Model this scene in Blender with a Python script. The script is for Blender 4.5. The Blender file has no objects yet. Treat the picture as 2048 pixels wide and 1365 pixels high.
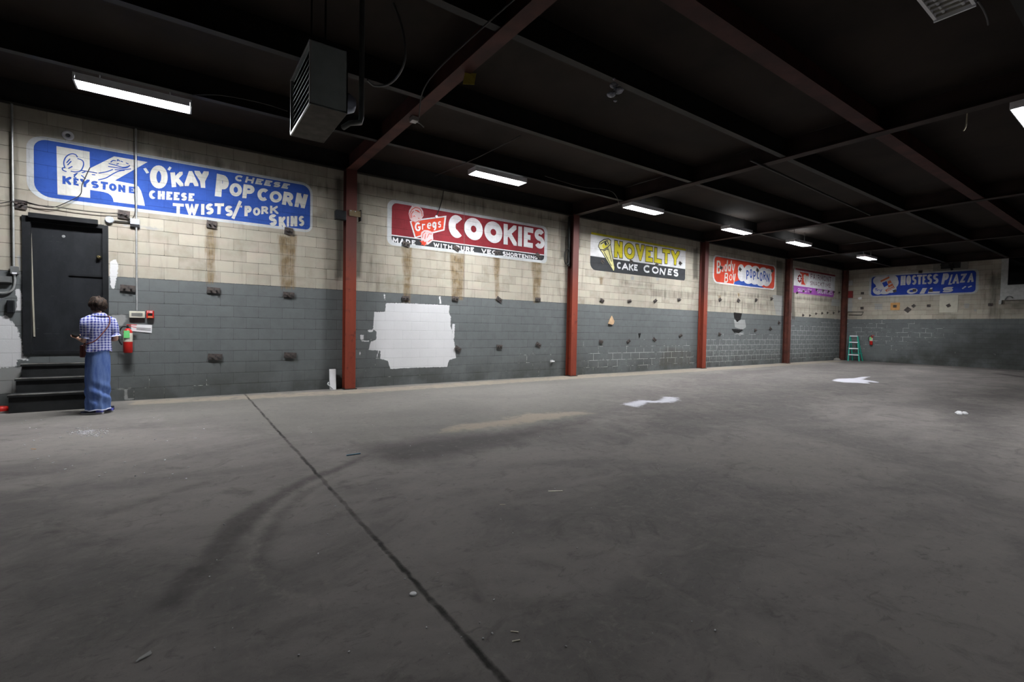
import bpy, bmesh, math, random
import numpy as np
from mathutils import Vector, Matrix, geometry, noise as mnoise

random.seed(7)
SC = bpy.context.scene
COL = SC.collection

# ------------------------------------------------------------------ camera, world, exposure
F_PX, YAW, PITCH, ROLL = 950.286, 0.6112, -0.0283, 0.0180
CAM_H, CAM_X, ROOM_L = 1.3193, 10.0241, 27.247
_fw = Vector((-math.cos(YAW) * math.cos(PITCH), math.sin(YAW) * math.cos(PITCH), math.sin(PITCH)))
_rt = Vector((math.sin(YAW), math.cos(YAW), 0))
_up = _rt.cross(_fw)
RT = math.cos(ROLL) * _rt + math.sin(ROLL) * _up
UP = -math.sin(ROLL) * _rt + math.cos(ROLL) * _up
FW = _fw
EYE = Vector((CAM_X, 0, CAM_H))
cam = bpy.data.objects.new('camera', bpy.data.cameras.new('camera'))
cam.data.sensor_width = 36
cam.data.lens = F_PX / 2048 * 36
cam.data.clip_start = 0.05
m = Matrix((RT, UP, -FW)).transposed().to_4x4()
m.translation = EYE
cam.matrix_world = m
COL.objects.link(cam)
SC.camera = cam
SC.view_settings.view_transform = 'Standard'
SC.view_settings.look = 'None'
SC.view_settings.gamma = 1
SC.view_settings.exposure = 0.0
SC.view_settings.use_curve_mapping = False
w = bpy.data.worlds.new('world')
SC.world = w
w.use_nodes = True
w.node_tree.nodes['Background'].inputs[0].default_value = (0, 0, 0, 1)
SC.cycles.use_denoising = True
SC.cycles.max_bounces = 8
LAMP = 262.0                      # radiance of the tube light diffusers
LAMP_COLOR = (0.97, 0.985, 1.0)


# ------------------------------------------------------------------ measuring: a sight line met with a real plane of the room
def hit(px, py, axis, val):
    d = RT * ((px - 1024) / F_PX) - UP * ((py - 682.5) / F_PX) + FW
    t = (val - EYE[axis]) / d[axis]
    return EYE + d * t


def wl(px, py, x=0.0): return hit(px, py, 0, x)          # left wall
def bk(px, py, y=ROOM_L): return hit(px, py, 1, y)        # back wall
def fl(px, py, z=0.0): return hit(px, py, 2, z)           # floor / any level


# ------------------------------------------------------------------ objects
def put(o, parent=None):
    COL.objects.link(o)
    if parent is not None:
        o.parent = parent
    return o


def tag(o, label, cat, group=None):
    o['label'] = label
    o['category'] = cat
    if group:
        o['group'] = group
    return o


def thing(name, loc, label, cat, group=None, rz=0.0):
    o = bpy.data.objects.new(name, None)
    o.empty_display_size = 0.1
    o.location = loc
    o.rotation_euler = (0, 0, rz)
    put(o)
    return tag(o, label, cat, group)


class MB:
    def __init__(s): s.v = []; s.f = []; s.sm = []; s.marks = []

    def mark(s):
        if not s.marks or s.marks[-1] != (len(s.v), len(s.f)): s.marks.append((len(s.v), len(s.f)))
        return s

    def add(s, vs, fs, smooth=False):
        b = len(s.v)
        s.v += [Vector(v) for v in vs]
        for f in fs:
            s.f.append([i + b for i in f]); s.sm.append(smooth)
        return s

    def box(s, a, b):
        (x0, y0, z0), (x1, y1, z1) = [min(p) for p in zip(a, b)], [max(p) for p in zip(a, b)]
        return s.add([(x0, y0, z0), (x1, y0, z0), (x1, y1, z0), (x0, y1, z0), (x0, y0, z1), (x1, y0, z1), (x1, y1, z1), (x0, y1, z1)],
                     [(0, 3, 2, 1), (4, 5, 6, 7), (0, 1, 5, 4), (1, 2, 6, 5), (2, 3, 7, 6), (3, 0, 4, 7)])

    def obox(s, c, ax, ay, az):
        c = Vector(c); ax = Vector(ax); ay = Vector(ay); az = Vector(az)
        vs = [c + i * ax + j * ay + k * az for k in (-.5, .5) for j in (-.5, .5) for i in (-.5, .5)]
        return s.add(vs, [(0, 2, 3, 1), (4, 5, 7, 6), (0, 1, 5, 4), (1, 3, 7, 5), (3, 2, 6, 7), (2, 0, 4, 6)])

    def tube(s, pts, r, n=8, caps=True):
        pts = [Vector(p) for p in pts]
        rs = r if isinstance(r, (list, tuple)) else [r] * len(pts)
        base = len(s.v); prev = None; vs = []
        for i, p in enumerate(pts):
            t = (pts[min(i + 1, len(pts) - 1)] - pts[max(i - 1, 0)])
            if t.length < 1e-9: t = Vector((0, 0, 1))
            t.normalize()
            if prev is None:
                a = Vector((0, 0, 1)) if abs(t.z) < .9 else Vector((1, 0, 0))
                u = t.cross(a).normalized()
            else:
                u = (prev - t * prev.dot(t)).normalized()
            prev = u; w_ = t.cross(u)
            for k in range(n):
                an = 2 * math.pi * k / n
                vs.append(p + rs[i] * (math.cos(an) * u + math.sin(an) * w_))
        fs = [(i * n + k, i * n + (k + 1) % n, (i + 1) * n + (k + 1) % n, (i + 1) * n + k) for i in range(len(pts) - 1) for k in range(n)]
        s.add(vs, fs, True)
        if caps:
            s.add(vs[:n], [tuple(reversed(range(n)))]); s.add(vs[-n:], [tuple(range(n))])
        return s

    def lathe(s, c, prof, axis='z', n=20):
        """prof: list of (radius, height) along the axis from c"""
        c = Vector(c); vs = []
        E_ = {'z': (Vector((1, 0, 0)), Vector((0, 1, 0)), Vector((0, 0, 1))), 'x': (Vector((0, 1, 0)), Vector((0, 0, 1)), Vector((1, 0, 0))),
              'y': (Vector((0, 0, 1)), Vector((1, 0, 0)), Vector((0, 1, 0)))}[axis]
        for r, h in prof:
            for k in range(n):
                a = 2 * math.pi * k / n
                vs.append(c + E_[0] * r * math.cos(a) + E_[1] * r * math.sin(a) + E_[2] * h)
        fs = [(i * n + k, i * n + (k + 1) % n, (i + 1) * n + (k + 1) % n, (i + 1) * n + k) for i in range(len(prof) - 1) for k in range(n)]
        s.add(vs, fs, True)
        s.add(vs[:n], [tuple(reversed(range(n)))]); s.add(vs[-n:], [tuple(range(n))])
        return s

    def rings(s, rings, close_top=True, close_bot=True, smooth=True):
        n = len(rings[0]); vs = [v for r in rings for v in r]
        fs = [(i * n + k, i * n + (k + 1) % n, (i + 1) * n + (k + 1) % n, (i + 1) * n + k) for i in range(len(rings) - 1) for k in range(n)]
        s.add(vs, fs, smooth)
        if close_bot: s.add(rings[0], [tuple(reversed(range(n)))])
        if close_top: s.add(rings[-1], [tuple(range(n))])
        return s

    def poly(s, pts, nrm=None):
        pts = [Vector(p) for p in pts]
        tris = geometry.tessellate_polygon([pts])
        for t in tris:
            a, b, c = [pts[i] for i in t]
            n = (b - a).cross(c - a)
            if n.length < 1e-12: continue
            if nrm is not None and n.dot(nrm) < 0: t = tuple(reversed(t))
            s.add([pts[i] for i in t], [(0, 1, 2)])
        return s

    def build_words(s, name, mat, parent):
        """one object for every marked word or piece"""
        mk = s.marks or [(0, 0)]
        mk = ([(0, 0)] if mk[0] != (0, 0) else []) + mk + [(len(s.v), len(s.f))]
        for (v0, f0), (v1, f1) in zip(mk[:-1], mk[1:]):
            if f1 == f0: continue
            w_ = MB(); w_.v = s.v[v0:v1]; w_.f = [[i - v0 for i in f] for f in s.f[f0:f1]]; w_.sm = s.sm[f0:f1]
            o = w_.build(name, mat, parent)
        return o

    def build(s, name, mat, parent=None, world=True, weld=False, bevel=0):
        me = bpy.data.meshes.new(name)
        vs = s.v
        if parent is not None and world:
            M = Matrix.Translation(parent.location) @ parent.rotation_euler.to_matrix().to_4x4()
            pp = parent.parent
            while pp is not None:
                M = (Matrix.Translation(pp.location) @ pp.rotation_euler.to_matrix().to_4x4()) @ M
                pp = pp.parent
            Mi = M.inverted()
            vs = [Mi @ v for v in vs]
        me.from_pydata([tuple(v) for v in vs], [], s.f)
        if any(s.sm):
            me.polygons.foreach_set('use_smooth', s.sm)
        if mat is not None: me.materials.append(mat)
        if weld:
            bm = bmesh.new(); bm.from_mesh(me); bmesh.ops.remove_doubles(bm, verts=bm.verts, dist=1e-5); bm.to_mesh(me); bm.free()
        me.update()
        o = bpy.data.objects.new(name, me)
        put(o, parent)
        if bevel:
            md = o.modifiers.new('bevel', 'BEVEL'); md.width = bevel; md.segments = 2; md.limit_method = 'ANGLE'
        return o


# ------------------------------------------------------------------ materials
class NT:
    def __init__(s, name, rough=0.7, metal=0.0, spec=0.3):
        s.m = bpy.data.materials.new(name); s.m.use_nodes = True
        s.t = s.m.node_tree; s.b = s.t.nodes['Principled BSDF']
        s.b.inputs['Roughness'].default_value = rough
        s.b.inputs['Metallic'].default_value = metal
        s.b.inputs['Specular IOR Level'].default_value = spec

    def n(s, typ, **kw):
        nd = s.t.nodes.new(typ)
        for k, v in kw.items(): setattr(nd, k, v)
        return nd

    def lk(s, a, b): s.t.links.new(a, b)

    def setin(s, sock, v):
        if hasattr(v, 'is_output') or hasattr(v, 'links'): s.lk(v, sock)
        elif isinstance(v, (tuple, list)): sock.default_value = tuple(v) + ((1,) if len(v) == 3 and len(sock.default_value) == 4 else ())
        else: sock.default_value = v

    def math(s, op, a, b=0.0, c=0.0, clamp=False):
        nd = s.n('ShaderNodeMath', operation=op); nd.use_clamp = clamp
        for i, v in enumerate((a, b, c)): s.setin(nd.inputs[i], v)
        return nd.outputs[0]

    def mix(s, f, a, b, blend='MIX'):
        nd = s.n('ShaderNodeMix', data_type='RGBA', blend_type=blend)
        s.setin(nd.inputs['Factor'], f)
        ins = [i for i in nd.inputs if i.type == 'RGBA']
        s.setin(ins[0], a); s.setin(ins[1], b)
        return [o for o in nd.outputs if o.type == 'RGBA'][0]

    def obj(s): return s.n('ShaderNodeTexCoord').outputs['Object']

    def pos(s): return s.n('ShaderNodeNewGeometry').outputs['Position']

    def noise(s, vec, scale, detail=4, rough=.55, dist=0.0):
        nd = s.n('ShaderNodeTexNoise'); nd.inputs['Scale'].default_value = scale; nd.inputs['Detail'].default_value = detail
        nd.inputs['Roughness'].default_value = rough; nd.inputs['Distortion'].default_value = dist
        if vec is not None: s.lk(vec, nd.inputs['Vector'])
        return nd.outputs[0]

    def scale(s, vec, sc):
        nd = s.n('ShaderNodeVectorMath', operation='MULTIPLY'); s.lk(vec, nd.inputs[0]); nd.inputs[1].default_value = sc
        return nd.outputs[0]

    def attr(s, name): return s.n('ShaderNodeAttribute', attribute_name=name).outputs['Fac']

    def ramp(s, f, lo, hi, a=0.0, b=1.0):
        nd = s.n('ShaderNodeMapRange'); nd.clamp = True; nd.interpolation_type = 'SMOOTHSTEP'
        s.setin(nd.inputs[0], f)
        nd.inputs[1].default_value = lo; nd.inputs[2].default_value = hi; nd.inputs[3].default_value = a; nd.inputs[4].default_value = b
        return nd.outputs[0]

    def base(s, c): s.setin(s.b.inputs['Base Color'], c); return s

    def bump(s, h, strength=.3, dist=.01):
        nd = s.n('ShaderNodeBump'); nd.inputs['Strength'].default_value = strength; nd.inputs['Distance'].default_value = dist
        s.setin(nd.inputs['Height'], h); s.lk(nd.outputs[0], s.b.inputs['Normal'])

    def brick(s, axis):
        """0.406 x 0.203 m concrete blocks laid in the wall plane; returns (mortar factor, per-block tint)"""
        sp = s.n('ShaderNodeSeparateXYZ'); s.lk(s.pos(), sp.inputs[0])
        cb = s.n('ShaderNodeCombineXYZ'); s.lk(sp.outputs[1 if axis == 'y' else 0], cb.inputs[0]); s.lk(sp.outputs[2], cb.inputs[1])
        wob = s.noise(s.pos(), 3.0, 2)
        off = s.n('ShaderNodeVectorMath', operation='MULTIPLY_ADD')
        s.lk(wob, off.inputs[0]); off.inputs[1].default_value = (.012, .012, 0); s.lk(cb.outputs[0], off.inputs[2])
        b = s.n('ShaderNodeTexBrick'); s.lk(off.outputs[0], b.inputs['Vector'])
        b.offset = .5
        b.inputs['Scale'].default_value = 1; b.inputs['Mortar Size'].default_value = .0055; b.inputs['Mortar Smooth'].default_value = .35
        b.inputs['Brick Width'].default_value = .4064; b.inputs['Row Height'].default_value = .203
        b.inputs['Color1'].default_value = (0, 0, 0, 1); b.inputs['Color2'].default_value = (1, 1, 1, 1); b.inputs['Mortar'].default_value = (.5, .5, .5, 1)
        row_ = s.math('FRACT', s.math('DIVIDE', s.math('ADD', sp.outputs[2], .0035), .203))
        bed = s.math('ADD', s.ramp(row_, .05, .09, 1, 0), s.ramp(row_, .93, .97, 0, 1), clamp=True)
        s.raw = b.outputs['Fac']
        gap = s.ramp(s.noise(s.scale(s.pos(), (1.1, 1.1, 4.9)), 1.0, 4, .7), .34, .62, .25, 1)
        fac = s.math('MULTIPLY', b.outputs['Fac'], s.math('ADD', .33, s.math('MULTIPLY', s.math('MULTIPLY', bed, gap), .67)))
        return fac, b.outputs['Color'], sp


def plain(name, c, rough=.6, metal=0.0, var=.12, scale=8, spec=.3):
    k = NT(name, rough, metal, spec)
    n = k.noise(k.obj(), scale, 5)
    f = k.ramp(n, .3, .7, 1 - var, 1 + var)
    mul = k.n('ShaderNodeVectorMath', operation='SCALE'); mul.inputs[0].default_value = c; k.lk(f, mul.inputs['Scale'])
    k.base(mul.outputs[0])
    return k.m


def mural_paint(name, c, axis='y', wear=.25, fade=(.45, .45, .44)):
    """old sign paint on blocks: the joints show through, worn and scuffed in places"""
    k = NT(name, .75, spec=.15)
    fac, col, sp = k.brick(axis)
    n1 = k.noise(k.pos(), 2.2, 5, .6)
    n2 = k.noise(k.pos(), 30, 4, .6)
    sh = k.math('ADD', k.ramp(n1, .3, .7, .82, 1.12), k.math('MULTIPLY', k.math('SUBTRACT', n2, .5), .25))
    mul = k.n('ShaderNodeVectorMath', operation='SCALE'); mul.inputs[0].default_value = c; k.lk(sh, mul.inputs['Scale'])
    chips = k.ramp(k.noise(k.scale(k.pos(), (1, 1, 1.6)), 14, 6, .7), .66, .72, 0, wear)
    c1 = k.mix(chips, mul.outputs[0], fade)
    c2 = k.mix(k.math('MULTIPLY', fac, .45), c1, tuple(x * .25 for x in c))
    k.base(c2)
    k.bump(k.math('MULTIPLY', fac, -1.0), .5, .006)
    return k.m


# ------------------------------------------------------------------ painted masks on the big surfaces (stains, patches, wear with their own shapes, and some painted dimness and glow)
def sdist(P, poly):
    """signed distance (positive inside) of points P (n,2) to a polygon"""
    poly = np.asarray(poly, float); n = len(poly)
    d = np.full(len(P), 1e9); ins = np.zeros(len(P), bool)
    for i in range(n):
        a, b = poly[i], poly[(i + 1) % n]; e = b - a
        wv = P - a
        t = np.clip((wv @ e) / max(e @ e, 1e-12), 0, 1)
        d = np.minimum(d, np.hypot(*(wv - t[:, None] * e).T))
        c = (a[1] > P[:, 1]) != (b[1] > P[:, 1])
        with np.errstate(divide='ignore', invalid='ignore'):
            xi = (b[0] - a[0]) * (P[:, 1] - a[1]) / (b[1] - a[1]) + a[0]
        ins ^= c & (P[:, 0] < xi)
    return np.where(ins, d, -d)


def grid_mesh(name, us, vs, to3d, hole=None):
    us = np.unique(np.round(us, 5)); vs = np.unique(np.round(vs, 5))
    U, V = np.meshgrid(us, vs, indexing='ij')
    P = np.stack([U.ravel(), V.ravel()], 1)
    nv = len(vs)
    i, j = np.meshgrid(np.arange(len(us) - 1), np.arange(nv - 1), indexing='ij')
    a = (i * nv + j).ravel()
    q = np.stack([a, a + nv, a + nv + 1, a + 1], 1)
    if hole:
        c = P[q].mean(1); (u0, v0, u1, v1) = hole
        q = q[~((c[:, 0] > u0) & (c[:, 0] < u1) & (c[:, 1] > v0) & (c[:, 1] < v1))]
    me = bpy.data.meshes.new(name)
    X = to3d(P)
    me.vertices.add(len(X)); me.vertices.foreach_set('co', X.astype(np.float32).ravel())
    me.loops.add(q.size); me.loops.foreach_set('vertex_index', q.astype(np.int32).ravel())
    me.polygons.add(len(q)); me.polygons.foreach_set('loop_start', np.arange(0, q.size, 4, dtype=np.int32))
    me.update(calc_edges=True)
    return me, P


class Masks:
    def __init__(s, me, P): s.me, s.P, s.a = me, P, {}

    def poly(s, name, pts, feather=.03, val=1.0):
        arr = s.a.setdefault(name, np.zeros(len(s.P), np.float32))
        pts = np.asarray(pts, float); lo = pts.min(0) - feather; hi = pts.max(0) + feather
        idx = np.where(((s.P >= lo) & (s.P <= hi)).all(1))[0]
        if len(idx) == 0: return
        t = np.clip(.5 + .5 * sdist(s.P[idx], pts) / feather, 0, 1) * val
        arr[idx] = np.maximum(arr[idx], t)

    def stroke(s, name, pts, width, feather=.03, val=1.0):
        pts = [np.asarray(p, float) for p in pts]
        arr = s.a.setdefault(name, np.zeros(len(s.P), np.float32))
        ws = width if isinstance(width, (list, tuple)) else [width] * len(pts)
        for (a, b, w0, w1) in zip(pts[:-1], pts[1:], ws[:-1], ws[1:]):
            r = max(w0, w1) + feather
            lo = np.minimum(a, b) - r; hi = np.maximum(a, b) + r
            idx = np.where(((s.P >= lo) & (s.P <= hi)).all(1))[0]
            e = b - a; wv = s.P[idx] - a
            t = np.clip((wv @ e) / max(e @ e, 1e-12), 0, 1)
            d = np.hypot(*(wv - t[:, None] * e).T)
            v = np.clip(.5 + .5 * ((w0 + (w1 - w0) * t) / 2 - d) / feather, 0, 1) * val
            arr[idx] = np.maximum(arr[idx], v)

    def write(s, names):
        for n in names:
            at = s.me.attributes.new(n, 'FLOAT', 'POINT')
            at.data.foreach_set('value', s.a.get(n, np.zeros(len(s.P), np.float32)).astype(np.float32))


def structure(name, me_or_mb, mat):
    if isinstance(me_or_mb, MB):
        o = me_or_mb.build(name, mat)
    else:
        me_or_mb.materials.append(mat); o = bpy.data.objects.new(name, me_or_mb); put(o)
    o['kind'] = 'structure'
    return o


def block_wall_material(name, axis):
    k = NT(name, .8, spec=.2)
    fac, tint, sp = k.brick(axis)
    pos = k.pos(); z = sp.outputs[2]
    nb = k.noise(pos, 1.3, 5, .6); nf = k.noise(pos, 26, 5, .65); nm = k.noise(pos, 6, 5, .6)
    streak = k.noise(k.scale(pos, (5, 5, .5)), 1.6, 4, .6)
    up = k.mix(tint, (.300, .270, .218), (.455, .415, .345))
    up = k.mix(k.ramp(nm, .35, .7, 0, .7), up, (.40, .375, .32))
    up = k.mix(k.ramp(k.noise(k.scale(pos, (1, .9, 2)), 2.3, 3, .5), .45, .7, 0, .5), up, (.43, .365, .315))
    up = k.mix(k.ramp(k.noise(k.scale(pos, (1, 1.7, 3.1)), 1.4, 3, .5), .5, .75, 0, .5), up, (.335, .335, .275))
    up = k.mix(k.ramp(streak, .52, .8, 0, .55), up, (.17, .155, .125))
    up = k.mix(k.ramp(nb, .55, .75, 0, .35), up, (.22, .20, .165))
    lo = k.mix(tint, (.124, .135, .138), (.138, .149, .152))
    lo = k.mix(k.ramp(nm, .35, .75, 0, .5), lo, (.102, .110, .112))
    low_dark = k.math('MULTIPLY', k.ramp(z, .0, .85, 1, 0), k.ramp(nb, .3, .65))  # darker towards the floor, in patches
    lo = k.mix(k.math('MULTIPLY', low_dark, .75), lo, (.058, .061, .056))
    zz = k.math('ADD', z, k.math('MULTIPLY', k.math('SUBTRACT', nf, .5), .018))
    band = k.ramp(zz, 2.026, 2.036)
    c = k.mix(band, lo, up)
    # black band on the wall right under the roof
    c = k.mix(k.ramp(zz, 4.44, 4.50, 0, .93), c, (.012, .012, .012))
    gr = k.attr('grime')
    c = k.mix(k.math('MULTIPLY', k.ramp(k.math('ADD', gr, k.math('MULTIPLY', k.math('SUBTRACT', streak, .5), .9)), .3, .9), .8), c, (.075, .070, .058))
    c = k.mix(k.math('MULTIPLY', k.ramp(k.math('ADD', k.attr('tar'), k.math('MULTIPLY', k.math('SUBTRACT', nb, .5), 1.0)), .2, 1.0), .72), c, (.026, .027, .023))  # floor dirt and painted far-wall dimness share this mask
    rust = k.attr('rust')
    rs = k.noise(k.scale(pos, (22, 22, 1.6)), 2.0, 5, .65)
    rw = k.ramp(k.math('ADD', rust, k.math('MULTIPLY', k.math('SUBTRACT', rs, .5), 1.3)), .30, .85)
    rw = k.math('MULTIPLY', rw, k.ramp(k.noise(k.scale(pos, (3, 3, 4)), 1.5, 4, .6), .3, .65, .45, .9))
    c = k.mix(rw, c, k.mix(k.ramp(rs, .35, .65), (.105, .066, .028), (.23, .165, .085)))
    pale = k.attr('pale')
    c = k.mix(k.math('MULTIPLY', k.ramp(k.math('ADD', pale, k.math('MULTIPLY', k.math('SUBTRACT', nm, .5), .8)), .42, .6), .88), c, k.mix(nb, (.22, .225, .22), (.40, .405, .40)))
    wht = k.attr('white')
    wm = k.ramp(k.math('ADD', wht, k.math('MULTIPLY', k.math('SUBTRACT', nf, .5), .7)), .44, .56)
    c = k.mix(wm, c, k.mix(nb, (.55, .55, .56), (.70, .70, .72)))
    hole = k.attr('hole')
    hm = k.ramp(k.math('ADD', hole, k.math('MULTIPLY', k.math('SUBTRACT', nf, .5), .8)), .45, .6)
    c = k.mix(hm, c, (.008, .008, .008))
    # joints: dark, except where the paint has come off them and white mortar shows
    j = k.math('MULTIPLY', fac, k.ramp(nb, .25, .6, .35, .85))
    j = k.math('MULTIPLY', j, k.math('SUBTRACT', 1.0, k.math('MULTIPLY', wm, .72)))
    c = k.mix(j, c, (.030, .028, .024))
    peel = k.attr('peel')
    pm = k.math('MULTIPLY', k.ramp(k.math('ADD', peel, k.math('MULTIPLY', k.math('SUBTRACT', k.noise(pos, 2.6, 5, .7), .5), 3.0)), .50, .85), k.ramp(k.raw, .1, .6))
    c = k.mix(k.math('MULTIPLY', pm, .9), c, (.50, .51, .49))
    pf = k.math('MULTIPLY', k.ramp(k.math('ADD', k.math('MULTIPLY', peel, .5), k.math('MULTIPLY', k.math('SUBTRACT', k.noise(pos, 9, 6, .75), .5), 1.6)), .5, .75), k.math('MULTIPLY', peel, .55))
    c = k.mix(pf, c, (.30, .31, .30))
    k.base(c)
    h = k.math('SUBTRACT', k.math('MULTIPLY', nf, .25), k.math('ADD', fac, k.math('MULTIPLY', hm, 2.0)))
    k.bump(h, .55, .008)
    return k.m


# ---- left wall
DOOR = (-1.84, .82, -.98, 2.80)     # y0, z0, y1, z1 of the opening
ys = np.concatenate([np.arange(-6, -2.6, .3), np.arange(-2.6, 9.2, .022), np.arange(9.2, ROOM_L, .035), [ROOM_L, DOOR[0], DOOR[2]]])
zs = np.concatenate([np.arange(0, 4.8, .025), [4.8, DOOR[1], DOOR[3]]])
me, P = grid_mesh('wall_left', ys, zs, lambda p: np.stack([np.zeros(len(p)), p[:, 0], p[:, 1]], 1), DOOR)
M = Masks(me, P)


def wp(pts, o=(0, 0), s=1.0): return [(lambda q: (q.y, q.z))(wl(o[0] + x / s, o[1] + y / s)) for x, y in pts]


Z2 = ((640, 400), 3.4125)
M.poly('white', wp([(450, 705), (560, 705), (720, 712), (885, 720), (880, 770), (893, 800), (890, 860), (903, 900), (905, 940), (918, 975), (928, 1080), (880, 1095), (868, 1140), (600, 1148),
                    (480, 1155), (463, 1100), (412, 1085), (412, 1030), (332, 1025), (345, 970), (385, 955), (385, 900), (362, 880), (370, 765), (445, 765)], *Z2), .035)
for pts in ([(432, 640), (448, 640), (446, 690), (436, 690)], [(810, 655), (825, 655), (830, 710), (815, 712)], [(272, 920), (300, 920), (300, 960), (275, 958)], [(270, 955), (340, 960), (340, 972), (285, 968)],
            [(318, 885), (365, 882), (365, 905), (330, 905)], [(382, 1085), (395, 1030), (404, 1032), (390, 1088)], [(268, 1035), (282, 1032), (276, 1065), (268, 1065)], [(900, 845), (922, 845), (918, 950), (905, 950)]):
    M.poly('white', wp(pts, *Z2), .03, .8)
# grey-white plaster smears left of the door and beside the frame
M.poly('white', wp([(-40, 632), (18, 630), (24, 642), (38, 656), (47, 690), (49, 712), (62, 720), (58, 723), (38, 722), (35, 735), (-40, 742)]), .05, .78)
M.poly('pale', wp([(-40, 735), (44, 735), (46, 748), (36, 770), (26, 790), (-40, 790)]), .08, .95)
M.poly('white', wp([(28, 578), (42, 576), (46, 590), (46, 623), (30, 623), (32, 600)]), .03, .75)
M.poly('pale', wp([(34, 512), (42, 512), (45, 540), (46, 562), (40, 562), (36, 540)]), .04, .95)
M.poly('white', wp([(219, 522), (232, 518), (238, 530), (236, 548), (233, 562), (230, 578), (222, 578), (219, 560)]), .03, .8)
M.poly('pale', wp([(222, 632), (252, 628), (256, 640), (248, 656), (226, 652)]), .08, .9)
M.poly('pale', wp([(30, 420), (330, 452), (332, 470), (220, 452), (46, 432)]), .06, .55)
# brown streaks under the anchor plates
for x0, x1, yt, yb in ((409, 433, 450, 567), (556, 594, 470, 578), (803, 825, 492, 606), (899, 930, 508, 600), (986, 1001, 512, 603), (1062, 1084, 520, 606), (1196, 1208, 552, 570), (1434, 1442, 590, 606), (1474, 1480, 585, 606)):
    xm = (x0 + x1) / 2
    M.poly('rust', wp([(x0, yt), (x1, yt + 2), (x1 - 2, (yt + yb) / 2), (x1 - 4, yb), (x0 + 4, yb), (x0 + 3, (yt + yb) / 2)]), .07, 1.0)
M.poly('rust', wp([(800, 606), (820, 606), (816, 640), (810, 690), (798, 660)]), .05, .75)
# darker upright strips beside the columns and conduits, and a few stained courses
for x0, x1, yt, yb in ((668, 690, 352, 560), (706, 726, 362, 560), (1118, 1134, 436, 520), (1150, 1162, 445, 500), (1385, 1397, 495, 560), (1552, 1566, 520, 600), (1576, 1590, 535, 640), (14, 34, 210, 540), (266, 282, 250, 330)):
    M.poly('grime', wp([(x0, yt), (x1, yt), (x1, yb), (x0, yb)]), .10, .9)
for pts in ([(1300, 575), (1390, 582), (1390, 602), (1300, 598)], [(1240, 560), (1310, 568), (1310, 578), (1240, 572)], [(1410, 580), (1560, 590), (1560, 602), (1410, 592)], [(1330, 690), (1385, 700), (1385, 736), (1310, 738)],
            [(1580, 590), (1690, 596), (1690, 608), (1580, 602)], [(300, 330), (690, 395), (690, 372), (300, 285)], [(720, 380), (1130, 448), (1130, 436), (720, 355)]):
    M.poly('grime', wp(pts), .12, .62)  # the last two darken the wall top above the near signs
for pts in ([(1150, 445), (1400, 492), (1400, 515), (1150, 475)], [(1404, 495), (1570, 525), (1570, 622), (1550, 618), (1552, 540), (1404, 515)], [(1576, 532), (1692, 555), (1692, 636), (1672, 634), (1672, 570), (1576, 545)], [(1404, 588), (1570, 598), (1570, 628), (1404, 620)],
            [(1576, 600), (1692, 606), (1692, 634), (1576, 630)], [(725, 500), (780, 505), (780, 590), (725, 588)], [(1095, 470), (1130, 476), (1130, 600), (1095, 598)]):
    M.poly('grime', wp(pts), .25, .5)
# mortar laid bare low on the wall further along
M.poly('peel', wp([(1000, 690), (1130, 700), (1130, 752), (1000, 760)]), .35, .45)
M.poly('peel', wp([(1160, 690), (1390, 680), (1392, 736), (1160, 750)]), .3, .75)
M.poly('peel', wp([(1405, 672), (1566, 665), (1566, 724), (1405, 734)]), .3, 1.0)
M.poly('peel', wp([(1576, 650), (1690, 635), (1690, 719), (1576, 724)]), .35, 1.0)
M.poly('peel', wp([(720, 650), (780, 655), (770, 770), (712, 772)]), .3, .5)
M.poly('peel', wp([(225, 740), (420, 720), (420, 795), (225, 804)]), .3, .5)
for pts in ([(1468, 640), (1490, 640), (1492, 655), (1486, 660), (1470, 655)], [(1468, 664), (1488, 666), (1480, 672)], [(1545, 590), (1566, 592), (1566, 632), (1552, 630)], [(1576, 628), (1583, 626), (1583, 640), (1577, 640)], [(1664, 598), (1680, 600), (1679, 613), (1662, 612)],
            [(1262, 553), (1268, 553), (1268, 560), (1262, 560)], [(1312, 553), (1318, 554), (1318, 562), (1312, 562)], [(248, 778), (256, 778), (255, 800), (249, 800)], [(225, 777), (262, 775), (262, 778), (225, 780)],
            [(268, 800), (250, 801), (250, 798), (268, 797)], [(1100, 722), (1106, 720), (1106, 724), (1101, 727)]):
    M.poly('pale', wp(pts), .05, 1.0)
M.poly('hole', wp([(1467, 625), (1484, 627), (1481, 640), (1474, 645), (1468, 636)]), .05, 1.0)
M.poly('hole', wp([(1462, 658), (1488, 660), (1478, 667), (1468, 666)]), .05, 1.0)
M.poly('hole', wp([(1276, 667), (1282, 667), (1280, 675), (1278, 680)]), .04, 1.0)
M.stroke('hole', wp([(1440, 612), (1464, 614), (1466, 624)]), .03, .03, .8)
M.stroke('hole', wp([(230, 712), (232, 712)]), .05, .05, .3)
MASKN = ['white', 'rust', 'grime', 'pale', 'peel', 'hole', 'tar']
M.write(MASKN)
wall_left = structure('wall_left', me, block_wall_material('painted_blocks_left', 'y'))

# ---- back wall
xs = np.concatenate([np.arange(0, 7.5, .04), np.arange(7.5, 22.01, .5)])
zs = np.arange(0, 4.81, .04)
me, P = grid_mesh('wall_back', xs, zs, lambda p: np.stack([p[:, 0], np.full(len(p), ROOM_L), p[:, 1]], 1))
me.flip_normals()
M = Masks(me, P)


def bp(pts, o=(0, 0), s=1.0): return [(lambda q: (q.x, q.z))(bk(o[0] + x / s, o[1] + y / s)) for x, y in pts]


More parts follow.
